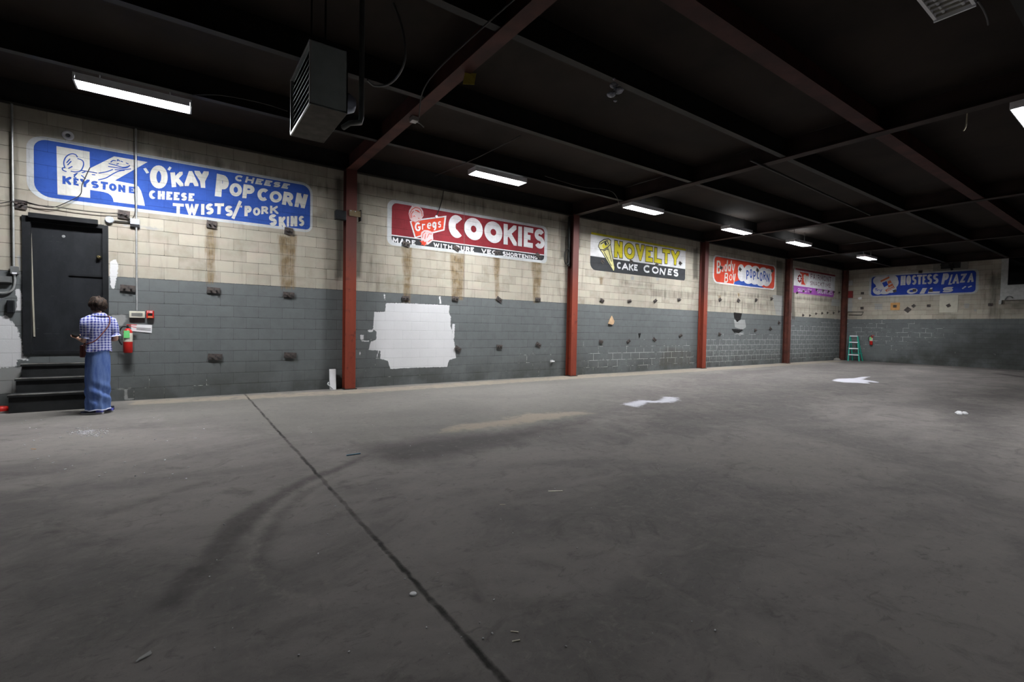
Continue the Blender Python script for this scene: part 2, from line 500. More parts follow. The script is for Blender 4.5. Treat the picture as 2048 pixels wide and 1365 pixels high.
M.poly('peel', bp([(1694, 642), (1900, 642), (1900, 690), (1694, 700)]), .5, .8)
M.poly('pale', bp([(1694, 595), (1704, 595), (1704, 625), (1694, 622)]), .1, 1)
M.poly('white', bp([(1715, 594), (1724, 594), (1724, 600), (1716, 600)]), .06, .8)
M.poly('pale', bp([(1749, 608), (1764, 608), (1764, 619), (1750, 619)]), .1, 1)
M.poly('pale', bp([(1928, 607), (1940, 607), (1939, 616), (1930, 618)]), .1, 1)
M.poly('pale', bp([(1942, 618), (1958, 618), (1950, 626)]), .1, .9)
M.poly('tar', bp([(1850, 690), (1900, 665), (1960, 650), (2120, 644), (2120, 746), (1800, 732)]), 1.3, 1)  # blotchy dark zone low on the right, with its dimness painted in
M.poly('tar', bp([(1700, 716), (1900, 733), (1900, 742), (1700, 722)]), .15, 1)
M.poly('tar', bp([(1960, 540), (2120, 520), (2120, 645), (1975, 640)]), .7, .75)  # dimness of the unlit right end painted into the wall
M.poly('tar', bp([(1700, 505), (2000, 470), (2000, 520), (1960, 535), (1880, 540), (1740, 548)]), .4, .62)  # the same painted dimness above the sign
M.poly('grime', bp([(1970, 550), (2000, 545), (2000, 640), (1970, 640)]), .4, .9)  # wall around the window painted dim
M.poly('rust', bp([(1783, 606), (1799, 606), (1797, 632), (1786, 630)]), .1, .5)
M.write(MASKN)
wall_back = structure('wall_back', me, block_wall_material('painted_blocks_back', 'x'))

# ---- the two walls behind the photographer
side = NT('painted_blocks_side', .8, spec=.2)
fac_, tint_, _sp = side.brick('y')
side.base(side.mix(fac_, side.mix(tint_, (.15, .15, .14), (.19, .185, .17)), (.04, .04, .04)))
structure('wall_right', MB().box((22, -6, 0), (22.2, ROOM_L, 4.8)), side.m)
structure('wall_front', MB().box((0, -6.2, 0), (22, -6, 4.8)), side.m)

# ---- floor
xs = np.concatenate([np.arange(0, 4, .045), np.arange(4, 10.2, .028), np.arange(10.2, 22.01, .3), [22]])
ys = np.concatenate([np.arange(-6, -2.5, .2), np.arange(-2.5, 7, .03), np.arange(7, ROOM_L, .09), [ROOM_L]])
me, P = grid_mesh('floor', xs, ys, lambda p: np.stack([p[:, 0], p[:, 1], np.zeros(len(p))], 1))
M = Masks(me, P)


def fp(pts, o=(0, 0), s=1.0): return [(lambda q: (q.x, q.y))(fl(o[0] + x / s, o[1] + y / s)) for x, y in pts]


# a strip of more even tone along the wall, and what is spilt and smeared on the slab
M.poly('light', fp([(0, 850), (200, 845), (420, 850), (560, 880), (640, 892), (720, 890), (850, 868), (1000, 858), (1180, 835), (1240, 800), (1300, 770), (1400, 752), (1400, 736), (1130, 750), (700, 777), (250, 801), (0, 815)]), .9, 1.0)
M.poly('light', fp([(1150, 845), (1300, 815), (1480, 785), (1640, 755), (1800, 735), (1690, 717), (1380, 735), (1240, 770)]), 1.2, .30)
M.poly('tan', fp([(900, 850), (1000, 838), (1050, 826), (1170, 822), (1190, 828), (1100, 842), (1000, 856), (930, 866), (860, 868)]), .25, 1.0)
M.poly('tan', fp([(250, 802), (690, 780), (1130, 752), (1400, 737), (1690, 719), (1690, 724), (1400, 744), (1130, 760), (690, 790), (250, 812)]), .12, .8)
M.poly('white', fp([(605, 232), (640, 216), (770, 212), (830, 202), (905, 200), (870, 214), (850, 222), (965, 240), (960, 250), (890, 240), (900, 255), (800, 248), (700, 245)], (1500, 700), 3.737), .10, 1.0)
M.poly('white', fp([(930, 360), (1100, 318), (1240, 325), (1300, 290), (1440, 300), (1470, 330), (1380, 350), (1220, 350), (1120, 390)], (1000, 720), 4.014), .16, .80)
M.poly('white', fp([(140, 866), (170, 860), (205, 858), (200, 866), (172, 872), (145, 872)]), .09, .62)
M.poly('white', fp([(1535, 755), (1590, 752), (1620, 765), (1560, 775)]), .5, .34)
M.poly('white', fp([(840, 878), (900, 868), (960, 862), (930, 875), (860, 884)]), .12, .38)
M.poly('dark', fp([(690, 900), (730, 888), (820, 876), (1000, 860), (1100, 846), (1180, 838), (1200, 850), (1060, 885), (900, 920), (800, 935), (740, 930)]), .35, .75)
M.stroke('dark', fp([(800, 888), (740, 908), (668, 942), (610, 962), (545, 1000), (500, 1030), (455, 1075), (425, 1125), (385, 1150), (340, 1205)]), [.12, .13, .15, .17, .21, .25, .24, .2, .22, .2], .07, .66)
M.stroke('dark', fp([(690, 945), (650, 965), (600, 992), (562, 1032), (535, 1075), (515, 1120), (520, 1160)]), [.08, .10, .14, .16, .16, .18, .12], .08, .55)
M.stroke('wear', fp([(650, 958), (585, 985), (535, 1030), (515, 1075), (505, 1110), (520, 1160), (560, 1190), (640, 1205)]), .07, .06, .6)
for a, b, wd, v in (((430, 960), (210, 1030), .18, .55), ((310, 940), (250, 960), .2, .4), ((1150, 760), (1290, 780), .3, .25), ((1400, 838), (1460, 838), .18, .6), ((1640, 885), (1700, 895), .10, .5), ((1650, 885), (1630, 920), .10, .45), ((1810, 860), (1900, 868), .10, .5), ((1920, 835), (1945, 880), .06, .6),
                    ((1330, 980), (1480, 985), .3, .3), ((1050, 1120), (1090, 1130), .14, .6), ((930, 1160), (960, 1200), .16, .6), ((1000, 1210), (1120, 1215), .3, .45), ((1780, 1070), (1830, 1080), .10, .5), ((1400, 1320), (1430, 1360), .10, .5), ((1500, 1225), (1560, 1240), .2, .4), ((480, 1100), (420, 1160), .3, .5),
                    ((2000, 748), (2048, 755), .5, .8), ((1880, 740), (2048, 748), .3, .6)):
    M.stroke('dark', fp([a, b]), wd, .14, v)
for a, b, wd, v in (((1260, 1110), (1290, 1075), .10, .5), ((1290, 1075), (1340, 1070), .09, .5), ((1390, 1030), (1430, 1025), .14, .5), ((1190, 1100), (1260, 1100), .08, .4), ((1080, 1280), (1110, 1310), .02, .6), ((1150, 1305), (1190, 1325), .025, .6), ((1140, 1150), (1180, 1175), .015, .55), ((1450, 1265), (1550, 1290), .14, .5),
                    ((1450, 1150), (1560, 1230), .03, .3), ((1640, 1200), (1640, 1230), .16, .35), ((1520, 1280), (1545, 1275), .10, .5), ((860, 1190), (940, 1250), .25, .25), ((1190, 1230), (1240, 1270), .22, .35), ((1900, 1030), (1960, 1040), .1, .45), ((1820, 880), (1870, 825), .10, .4), ((1100, 1020), (1110, 1010), .02, .5),
                    ((230, 1030), (300, 1010), .03, .5), ((770, 1060), (860, 1050), .2, .2), ((1740, 1090), (1800, 1110), .2, .35)):
    M.stroke('wear', fp([a, b]), wd, .09, v)
M.poly('dark', fp([(-300, 1010), (120, 960), (330, 1000), (480, 1080), (520, 1180), (430, 1300), (380, 1420), (-300, 1420)]), .9, .45)
M.poly('dark', fp([(560, 1080), (760, 1130), (800, 1260), (760, 1400), (480, 1400), (500, 1180)]), .5, .3)
M.poly('wear', fp([(1250, 900), (1500, 850), (1780, 850), (1900, 950), (1850, 1120), (1500, 1150), (1250, 1050)]), 1.6, .42)  # middle lamp's glow on the floor painted in as a paler area
M.poly('dark', fp([(1150, 800), (1260, 762), (1420, 739), (1690, 720), (1850, 732), (1830, 790), (1620, 850), (1300, 900), (1170, 870)]), 1.2, .56)  # broad darker areas from here on tone down the lamplight
M.poly('dark', fp([(1190, 850), (1350, 808), (1560, 775), (1760, 755), (1800, 790), (1620, 830), (1450, 862), (1250, 880)]), 1.0, .45)
M.poly('dark', fp([(-60, 830), (250, 806), (450, 796), (460, 815), (250, 835), (-60, 860)]), .6, .3)
M.poly('dark', fp([(1790, 800), (1900, 775), (2120, 765), (2120, 980), (1960, 900), (1840, 850)]), 1.2, .62)  # right edge painted dimmer under the lamp there
M.write(['light', 'tan', 'white', 'dark', 'wear'])
k = NT('worn_slab', .9, spec=.12)
pos = k.pos()
n1 = k.noise(k.scale(pos, (1.0, .55, 1)), .9, 6, .62, .6); n2 = k.noise(pos, 4.5, 6, .65, .8); n3 = k.noise(pos, 60, 4, .7); n4 = k.noise(k.scale(pos, (.35, 1.6, 1)), 1.7, 6, .65, 1.2)
c = k.mix(k.ramp(n1, .36, .64), (.128, .118, .114), (.205, .189, .178))
n5 = k.noise(k.scale(pos, (1.0, .8, 1)), 1.9, 7, .68, 2.2)
c = k.mix(k.ramp(n5, .52, .72, 0, .4), c, (.225, .205, .19))
c = k.mix(k.ramp(n5, .30, .46, .42, 0), c, (.070, .065, .064))
c = k.mix(k.ramp(n4, .5, .75, 0, .5), c, (.205, .188, .172))
c = k.mix(k.ramp(n2, .5, .8, 0, .3), c, (.085, .079, .078))
lt = k.ramp(k.math('ADD', k.attr('light'), k.math('MULTIPLY', k.math('SUBTRACT', n4, .5), 1.1)), .25, .85)
c = k.mix(k.math('MULTIPLY', lt, .75), c, k.mix(n1, (.112, .107, .098), (.160, .153, .141)))
c = k.mix(k.math('MULTIPLY', k.ramp(k.math('ADD', k.attr('tan'), k.math('MULTIPLY', k.math('SUBTRACT', n2, .5), 1.2)), .4, .9), .7), c, (.29, .25, .195))
c = k.mix(k.math('MULTIPLY', k.ramp(k.math('ADD', k.attr('dark'), k.math('MULTIPLY', k.math('SUBTRACT', n2, .5), .5)), .2, .8), .74), c, (.055, .050, .050))
c = k.mix(k.math('MULTIPLY', k.ramp(k.math('ADD', k.attr('wear'), k.math('MULTIPLY', k.math('SUBTRACT', k.noise(pos, 14, 6, .75, 1.0), .5), 1.3)), .2, .8), .5), c, (.27, .25, .225))
wt = k.attr('white')
wm = k.math('MULTIPLY', k.ramp(k.math('ADD', wt, k.math('MULTIPLY', k.math('SUBTRACT', k.noise(k.scale(pos, (1, .6, 1)), 9, 6, .75), .5), 1.1)), .42, .7), k.math('MULTIPLY', wt, 1.0))
c = k.mix(wm, c, (.50, .50, .56))
n6 = k.noise(k.scale(pos, (1.0, .6, 1)), 13, 7, .72, 1.5)
c = k.mix(k.ramp(n6, .54, .72, 0, .35), c, (.25, .23, .21))
c = k.mix(k.ramp(n6, .30, .46, .40, 0), c, (.060, .056, .055))
c = k.mix(k.ramp(n3, .60, .8, 0, .5), c, (.24, .225, .205))
c = k.mix(k.ramp(n3, .25, .42, .45, 0), c, (.05, .048, .047))
# the control joint sawn across the slab
sp = k.n('ShaderNodeSeparateXYZ'); k.lk(pos, sp.inputs[0])
jd = k.math('ABSOLUTE', k.math('SUBTRACT', k.math('ADD', sp.outputs[1], k.math('MULTIPLY', k.math('SUBTRACT', n2, .5), .05)), .99))
jm = k.math('MULTIPLY', k.ramp(jd, .005, .024, .95, 0), k.ramp(k.noise(k.scale(pos, (1, .2, 1)), 2.2, 5, .7), .35, .6, .35, 1))
c = k.mix(jm, c, (.018, .018, .016))
k.base(c)
k.setin(k.b.inputs['Roughness'], k.ramp(n1, .3, .7, .80, .95))
k.bump(k.math('SUBTRACT', k.math('ADD', k.math('MULTIPLY', n3, .3), n2), k.math('MULTIPLY', jm, 2.0)), .25, .008)
structure('floor', me, k.m)

# ---- roof deck with its purlins
deck = plain('sooty_deck', (.016, .0105, .0075), .85, var=.35, scale=1.2)
soot = plain('black_steel', (.011, .0105, .010), .6, var=.3, scale=3)
ceiling = structure('ceiling', MB().box((0, -6, 4.80), (22, ROOM_L, 4.92)), deck)
red_old = plain('red_oxide_purlin', (.045, .013, .011), .7, var=.3, scale=3)
for i, x in enumerate((.06, 1.95, 3.84, 5.73, 7.12, 9.0, 10.9, 12.8, 14.7, 16.6, 18.5, 20.4)):
    mb = MB()
    wd = .10 if i != 4 else .2
    mb.box((x - wd / 2, -6, 4.46), (x + wd / 2, ROOM_L, 4.475))
    mb.box((x - .008, -6, 4.475), (x + .008, ROOM_L, 4.80))
    o = mb.build('purlin', red_old if i == 4 else soot, ceiling)


# ------------------------------------------------------------------ steel frame: columns against the wall, beams across the roof
def steel_material():
    k = NT('red_oxide_steel', .6, spec=.3)
    pos = k.pos()
    n = k.noise(k.scale(pos, (4, 4, .8)), 1.5, 5, .6)
    c = k.mix(n, (.155, .026, .014), (.26, .050, .026))
    c = k.mix(k.ramp(k.noise(pos, 7, 6, .7), .56, .72, 0, .7), c, (.07, .018, .014))
    sp = k.n('ShaderNodeSeparateXYZ'); k.lk(pos, sp.inputs[0])
    # the shaft turns duller and browner higher up
    c = k.mix(k.ramp(k.math('ADD', sp.outputs[2], n), 2.4, 3.7), c, (.100, .031, .026))
    k.base(c)
    k.bump(n, .15, .004)
    return k.m


steel = steel_material()
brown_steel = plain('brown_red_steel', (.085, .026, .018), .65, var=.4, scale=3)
COLS = (2.853, 8.962, 15.13, 21.26, 27.02)
col_desc = ('red steel column between the large blue sign and the maroon sign', 'red steel column between the maroon sign and the yellow lettered sign',
            'red steel column between the yellow lettered sign and the red and blue sign', 'red steel column between the red and blue sign and the purple edged sign',
            'dark red steel column in the far corner behind the step ladder')
for y, d in zip(COLS, col_desc):
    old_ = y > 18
    t = thing('steel_column', (.13, y, 0), d, 'column', 'steel columns along the wall')
    b = MB()
    b.box((.215, y - .105, .015), (.232, y + .105, 4.47))
    b.box((.02, y - .105, .015), (.037, y + .105, 4.47))
    b.box((.037, y - .006, .015), (.215, y + .006, 4.47))
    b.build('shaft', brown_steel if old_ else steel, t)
    MB().box((.005, y - .13, 0), (.26, y + .13, .015)).build('base_plate', soot, t)
dark_beam = plain('black_brown_steel', (.024, .014, .012), .7, var=.5, scale=1.5)  # a darker steel colour for every beam past the first
beam_m = plain('sooty_red_steel', (.060, .020, .015), .7, var=.4, scale=2)  # darker red than the columns
for y, d in zip(COLS, ('red roof beam over the column beside the large blue sign', 'red roof beam over the column beside the yellow lettered sign', 'roof beam over the column beside the red and blue sign',
                       'roof beam over the column beside the purple edged sign', 'roof beam running along the far wall')):
    t = thing('roof_beam', (0, y, 4.45), d, 'beam', 'roof beams')
    b = MB()
    b.box((.0, y - .095, 4.44), (21.9, y + .095, 4.456))
    b.box((.0, y - .007, 4.456), (21.9, y + .007, 4.79))
    b.build('beam_web', beam_m if y < 5 else dark_beam, t)

# ------------------------------------------------------------------ tube lights
white_metal = plain('white_enamel', (.76, .77, .80), .35, var=.05, spec=.5)
glow = bpy.data.materials.new('lit_diffuser'); glow.use_nodes = True
g = glow.node_tree
for nd in list(g.nodes): g.nodes.remove(nd)
em = g.nodes.new('ShaderNodeEmission'); em.inputs[0].default_value = LAMP_COLOR + (1,); em.inputs[1].default_value = LAMP
out = g.nodes.new('ShaderNodeOutputMaterial'); g.links.new(em.outputs[0], out.inputs[0])
def glow_material(name, f):
    m_ = glow.copy(); m_.name = name
    m_.node_tree.nodes['Emission'].inputs[1].default_value = LAMP * f
    return m_


roof_glow = glow_material('uplight_glow', .045)  # glow of an added strip that lights the roof above the lamps
dimmer = glow_material('aged_lit_diffuser', .7)  # weaker diffuser for lamps away from the wall row
gold = plain('louvre_metal', (.42, .40, .34), .3, .7, .2, 12)


RIM = .045


def tube_light(x, y0, label, z=4.40, lit=True, ln=1.25, wd=.30, group='lit tube lights in the row along the wall'):
    t = thing('tube_light', (x, y0, z), label, 'ceiling light', group)
    b = MB()
    b.box((x - wd / 2, y0, z + .012), (x + wd / 2, y0 + ln, z + .05))
    b.build('housing', white_metal, t)
    for e in (y0, y0 + ln - .02): MB().box((x - wd / 2, e, z - RIM), (x + wd / 2, e + .02, z + .012)).build('end_cap', white_metal, t)
    for q in (y0 + .25, y0 + ln - .25):
        MB().tube([(x, q, z + .05), (x, q, 4.80)], .006, 6).build('hanger', soot, t)
    if lit:
        MB().box((x - wd / 2 + .012, y0 + .021, z - .002), (x + wd / 2 - .012, y0 + ln - .021, z + .011)).build('lens', glow if x < 5 else dimmer, t)
        for e in (x - wd / 2, x + wd / 2 - .010): MB().box((e, y0 + .021, z - RIM), (e + .010, y0 + ln - .021, z + .012)).build('side_rail', white_metal, t)
        MB().box((x - .09, y0 + .06, z + .0505), (x + .09, y0 + ln - .06, z + .053)).build('uplight_slot', roof_glow, t) if x < 5 else None  # unseen strip added on top to glow onto the roof
    else:
        MB().box((x - wd / 2, y0, z - .03), (x - wd / 2 + .025, y0 + ln, z + .012)).build('side_rail', white_metal, t)
        MB().box((x + wd / 2 - .025, y0, z - .03), (x + wd / 2, y0 + ln, z + .012)).build('side_rail', white_metal, t)
        for i in range(14):
            yy = y0 + .05 + i * (ln - .1) / 13
            MB().obox((x, yy, z - .01), (wd - .05, 0, 0), (0, .012, .03), (0, -.001, .002)).build('louvre_blade', gold, t)
        for xx in (x - .07, x + .07): MB().tube([(xx, y0 + .03, z + .002), (xx, y0 + ln - .03, z + .002)], .013, 8).build('fluorescent_tube', white_metal, t)
    return t


for x, y, d in ((1.68, -1.10, 'long lit tube light above the large blue sign'), (1.80, 4.72, 'lit tube light above the maroon sign'), (1.95, 9.04, 'lit tube light above the yellow lettered sign'),
                (2.02, 13.25, 'lit tube light before the red and blue sign'), (2.22, 16.79, 'lit tube light above the red and blue sign'), (2.45, 22.05, 'farthest lit tube light, near the far corner')):
    tube_light(x, y, d)
tube_light(8.68, 9.11, 'lit tube light cut off by the right edge of the photo', group='tube lights in the middle of the roof')
tube_light(8.64, 4.77, 'unlit louvred tube light at the top of the photo', lit=False, group='tube lights in the middle of the roof')
tube_light(15.4, 4.7, 'lit tube light of the right-hand row, nearest one', group='tube lights behind the photographer')  # lamp out of view, added for its light

# ------------------------------------------------------------------ painted signs
def smooth(pts, n=6):
    pts = [Vector(p) for p in pts]; out_ = []
    P_ = [pts[0]] + pts + [pts[-1]]
    for i in range(1, len(P_) - 2):
        a, b, c_, d_ = P_[i - 1:i + 3]
        for k_ in range(n):
            t_ = k_ / n
            out_.append(.5 * (2 * b + (c_ - a) * t_ + (2 * a - 5 * b + 4 * c_ - d_) * t_ ** 2 + (3 * b - a - 3 * c_ + d_) * t_ ** 3))
    return out_ + [pts[-1]]


def ell(cx, cy, rx, ry, a0, a1, n=16):
    return [(cx + rx * math.cos(math.radians(a0 + (a1 - a0) * i / n)), cy + ry * math.sin(math.radians(a0 + (a1 - a0) * i / n))) for i in range(n + 1)]


S_ = ell(.5, .76, .5, .24, 28, 180, 9) + ell(.5, .76, .5, .24, 180, 262, 6)[1:] + ell(.5, .26, .5, .26, 82, 0, 6) + ell(.5, .26, .5, .26, 0, -152, 10)[1:]
GL = {
    'A': [[(0, 0), (.5, 1), (1, 0)], [(.18, .3), (.82, .3)]],
    'B': [[(0, 0), (0, 1)], [(0, 1), (.55, 1)] + ell(.55, .76, .38, .24, 90, -90, 8) + [(0, .52)], [(0, .52), (.55, .52)] + ell(.55, .26, .45, .26, 90, -90, 8) + [(0, 0)]],
    'C': [ell(.52, .5, .52, .5, 48, 312, 22)],
    'D': [[(0, 0), (0, 1)], [(0, 1), (.4, 1)] + ell(.4, .5, .6, .5, 90, -90, 14) + [(0, 0)]],
    'E': [[(0, 0), (0, 1)], [(0, 1), (1, 1)], [(0, .51), (.88, .51)], [(0, 0), (1, 0)]],
    'F': [[(0, 0), (0, 1)], [(0, 1), (1, 1)], [(0, .51), (.85, .51)]],
    'G': [ell(.52, .5, .52, .5, 48, 330, 22) + [(.98, .46), (.55, .46)]],
    'H': [[(0, 0), (0, 1)], [(1, 0), (1, 1)], [(0, .5), (1, .5)]],
    'I': [[(.5, 0), (.5, 1)]],
    'K': [[(0, 0), (0, 1)], [(1, 1), (.05, .42)], [(.36, .60), (1, 0)]],
    'L': [[(0, 1), (0, 0)], [(0, 0), (1, 0)]],
    'M': [[(0, 0), (.04, 1), (.5, .25), (.96, 1), (1, 0)]],
    'N': [[(0, 0), (0, 1)], [(0, 1), (1, 0)], [(1, 0), (1, 1)]],
    'O': [ell(.5, .5, .5, .5, 90, 450, 28)],
    'P': [[(0, 0), (0, 1)], [(0, 1), (.55, 1)] + ell(.55, .73, .45, .27, 90, -90, 10) + [(0, .46)]],
    'Q': [ell(.5, .5, .5, .5, 90, 450, 28), [(.6, .3), (1, 0)]],
    'R': [[(0, 0), (0, 1)], [(0, 1), (.55, 1)] + ell(.55, .74, .45, .26, 90, -90, 10) + [(0, .48)], [(.45, .48), (1, 0)]],
    'S': [S_],
    'T': [[(.5, 0), (.5, 1)], [(0, 1), (1, 1)]],
    'U': [[(0, 1), (0, .35)] + ell(.5, .35, .5, .35, 180, 360, 14) + [(1, 1)]],
    'V': [[(0, 1), (.5, 0), (1, 1)]],
    'W': [[(0, 1), (.24, 0), (.5, .8), (.76, 0), (1, 1)]],
    'X': [[(0, 0), (1, 1)], [(0, 1), (1, 0)]],
    'Y': [[(0, 1), (.5, .45), (1, 1)], [(.5, 0), (.5, .5)]],
    'Z': [[(0, 1), (1, 1), (0, 0), (1, 0)]],
    'r': [[(0, 0), (0, .98)], ell(.55, .55, .55, .42, 165, 45, 8)],
    'e': [[(.02, .5), (.97, .5)] + ell(.5, .5, .5, .5, 0, 310, 22)[1:]],
    'q': [ell(.42, .68, .42, .32, 0, 360, 20), [(.9, .98), (.86, .2), (.6, 0)]],
    's': [S_],
    'o': [ell(.5, .5, .5, .5, 90, 450, 24)],
    'u': [[(0, 1), (0, .3)] + ell(.45, .3, .45, .3, 180, 350, 10), [(1, 1), (1, 0)]],
    'd': [ell(.42, .3, .42, .3, 0, 360, 20), [(1, .98), (.92, 0)]],
    'y': [[(0, 1), (.06, .55)] + ell(.45, .55, .4, .17, 190, 340, 8), [(1, .98), (.85, .5), (.55, 0)]],
    '/': [[(0, 0), (1, 1)]], '.': [[(.5, 0), (.5, .14)]], "'": [[(.5, 1), (.35, .7)]],
}
WID = {'I': .42, 'M': 1.25, 'W': 1.35, '.': .35, '/': .7, "'": .35, 'E': .85, 'L': .8, 'F': .8, 'T': .95, ' ': .55, 'S': .9}


def clip_rect(poly, W, H):
    for ax, lim, sg in ((0, 0, 1), (0, W, -1), (1, 0, 1), (1, H, -1)):
        outp = []
        for i in range(len(poly)):
            a, b = poly[i], poly[(i + 1) % len(poly)]
            da, db = sg * (a[ax] - lim), sg * (b[ax] - lim)
            if da >= -1e-9: outp.append(a)
            if (da > 1e-9 and db < -1e-9) or (da < -1e-9 and db > 1e-9):
                t = da / (da - db); outp.append((a[0] + (b[0] - a[0]) * t, a[1] + (b[1] - a[1]) * t))
        poly = outp
        if len(poly) < 3: return []
    return poly


def ribbon(pts, wdt, closed):
    n = len(pts); L, R_ = [], []
    P2 = [Vector(p) for p in pts]
    for i in range(n):
        if closed:
            a, b = P2[(i - 1) % (n - 1)], P2[(i + 1) % (n - 1)] if i < n - 1 else P2[1]
            a = P2[i - 1] if i > 0 else P2[n - 2]
        else:
            a, b = P2[max(i - 1, 0)], P2[min(i + 1, n - 1)]
        d0 = (P2[i] - a); d1 = (b - P2[i])
        if d0.length < 1e-9: d0 = d1
        if d1.length < 1e-9: d1 = d0
        d0 = d0.normalized(); d1 = d1.normalized()
        n0 = Vector((-d0.y, d0.x)); n1 = Vector((-d1.y, d1.x))
        mt = (n0 + n1)
        if mt.length < 1e-6: mt = n0
        mt.normalize()
        k = 1 / max(.34, mt.dot(n0))
        L.append(P2[i] + mt * wdt / 2 * k); R_.append(P2[i] - mt * wdt / 2 * k)
    return [(tuple(L[i]), tuple(L[i + 1]), tuple(R_[i + 1]), tuple(R_[i])) for i in range(n - 1)]


class Sign:
    """paint on a wall, measured off the photo (o, s = crop origin and magnification); layers lie a millimetre apart"""
    def __init__(s, plane, o, sc): s.plane, s.o, s.sc = plane, o, sc

    def at(s, x, y):
        q = (wl if s.plane == 'y' else bk)(s.o[0] + x / s.sc, s.o[1] + y / s.sc)
        return ((q.y if s.plane == 'y' else q.x), q.z)

    n_ = 0

    def v3(s, p, layer):
        d = .003 + .0016 * layer + .0001 * (Sign.n_ % 13)
        return Vector((d, p[0], p[1])) if s.plane == 'y' else Vector((p[0], ROOM_L - d, p[1]))

    @property
    def nrm(s): return Vector((1, 0, 0)) if s.plane == 'y' else Vector((0, -1, 0))

    def poly(s, mb, pts, layer, px=True):
        q = [s.at(*p) for p in pts] if px else pts
        Sign.n_ += 1
        mb.poly([s.v3(p, layer) for p in q], s.nrm); return mb

    def line(s, mb, pts, width, layer, taper=False):
        q = [s.at(*p) for p in pts]
        Sign.n_ += 1
        for quad in ribbon(q, width, False): mb.poly([s.v3(p, layer) for p in quad], s.nrm)
        return mb

    def ellp(s, mb, cx, cy, rx, ry, layer, n=22): return s.poly(mb, ell(cx, cy, rx, ry, 0, 360 - 360 / n, n - 1), layer)

    def glyph(s, mb, ch, quad, th, layer, px=True, grow=0.0):
        """quad TL,TR,BR,BL; th = stroke as a share of letter height; grow = extra border in metres"""
        q = [Vector(s.at(*p)) if px else Vector(p) for p in quad]
        W = ((q[1] - q[0]).length + (q[2] - q[3]).length) / 2; H = ((q[3] - q[0]).length + (q[2] - q[1]).length) / 2
        t = th * H
        if ch == 'I' and W < t * 1.7: t = W
        t = min(t, W * .48 if ch not in 'I./\'' else W)
        eg = grow
        for st in GL[ch]:
            Sign.n_ += 1
            closed = len(st) > 4 and abs(st[0][0] - st[-1][0]) + abs(st[0][1] - st[-1][1]) < 1e-6
            p = [(t / 2 + u * (W - t), t / 2 + v * (H - t)) for u, v in st]
            if not closed:
                for e, nb_ in ((0, 1), (-1, -2)):
                    u, v = st[e]
                    if min(u, 1 - u) < 1e-6 or min(v, 1 - v) < 1e-6:
                        d = Vector(p[e]) - Vector(p[nb_]); d = d.normalized() * t * .9
                        p[e] = (p[e][0] + d.x, p[e][1] + d.y)
            for quad_ in ribbon(p, t + 2 * eg, closed):
                a = clip_rect([(x + eg, y + eg) for x, y in quad_], W + 2 * eg, H + 2 * eg)
                if len(a) < 3: continue
                a = [(x - eg, y - eg) for x, y in a]
                out_ = []
                for x, y in a:
                    u, v = x / W, y / H
                    out_.append((q[3] * (1 - u) + q[2] * u) * (1 - v) + (q[0] * (1 - u) + q[1] * u) * v)
                mb.poly([s.v3(o_, layer) for o_ in out_], s.nrm)
        return mb

    def word(s, mb, text, quad, th, layer, gap=.2):
        mb.mark()
        q = [Vector(s.at(*p)) for p in quad]
        ws = [WID.get(c, 1.0) for c in text]; tot = sum(ws) + gap * (len(text) - 1); x = 0
        for c, wd in zip(text, ws):
            a, b = x / tot, (x + wd) / tot; x += wd + gap
            if c == ' ': continue
            s.glyph(mb, c, [q[0].lerp(q[1], a), q[0].lerp(q[1], b), q[3].lerp(q[2], b), q[3].lerp(q[2], a)], th, layer, px=False)
        return mb


def rrect(y0, z0, y1, z1, r, n=7):
    """rounded rectangle; r = (TL, TR, BR, BL)"""
    p = []
    for (cx, cy, a), rr in zip(((y0, z1, 90), (y1, z1, 0), (y1, z0, -90), (y0, z0, -180)), r):
        sx = 1 if cx == y0 else -1; sy = -1 if cy == z1 else 1
        if rr <= 0: p.append((cx, cy)); continue
        for i in range(n + 1):
            an = math.radians(a + 90 - 90 * i / n)
            p.append((cx + sx * rr + rr * math.cos(an), cy + sy * rr + rr * math.sin(an)))
    return p


P_white = mural_paint('sign_white', (.66, .66, .68), wear=.3)
P_cream = mural_paint('sign_cream', (.60, .59, .55), wear=.2)
P_border = mural_paint('sign_border_grey', (.50, .52, .54), wear=.4)
P_blue = mural_paint('sign_blue', (.030, .080, .335), wear=.45, fade=(.10, .18, .50))
P_maroon = mural_paint('sign_maroon', (.205, .022, .030), wear=.2, fade=(.32, .09, .09))
P_red = mural_paint('sign_red', (.58, .060, .030), wear=.2)
P_black = mural_paint('sign_charcoal', (.036, .038, .042), wear=.2)
P_yellow = mural_paint('sign_yellow', (.60, .52, .030), wear=.2)
P_paleyellow = mural_paint('sign_pale_yellow', (.60, .56, .26), wear=.2)
P_purple = mural_paint('sign_purple', (.30, .075, .36), wear=.35)
P_pink = mural_paint('sign_pale_pink', (.62, .47, .48), wear=.2)
P_greyred = mural_paint('sign_faded_lettering', (.20, .11, .14), wear=.3)
X_blue = mural_paint('far_sign_blue', (.022, .055, .34), 'x', .35, (.10, .16, .42))
X_white = mural_paint('far_sign_white', (.52, .52, .54), 'x', .3)
X_orange = mural_paint('far_sign_orange', (.50, .14, .055), 'x', .3)
X_grey = mural_paint('far_sign_border', (.42, .44, .46), 'x', .4)


def sign_thing(loc, label):
    return thing('wall_sign', loc, label, 'sign', 'signs painted on the block walls')


def quads(s, mb, letters, th, layer, grow=0.0):
    for lt in letters:
        if lt is None: mb.mark(); continue
        ch, *q = lt
        s.glyph(mb, ch, q, th, layer, grow=grow)
    return mb


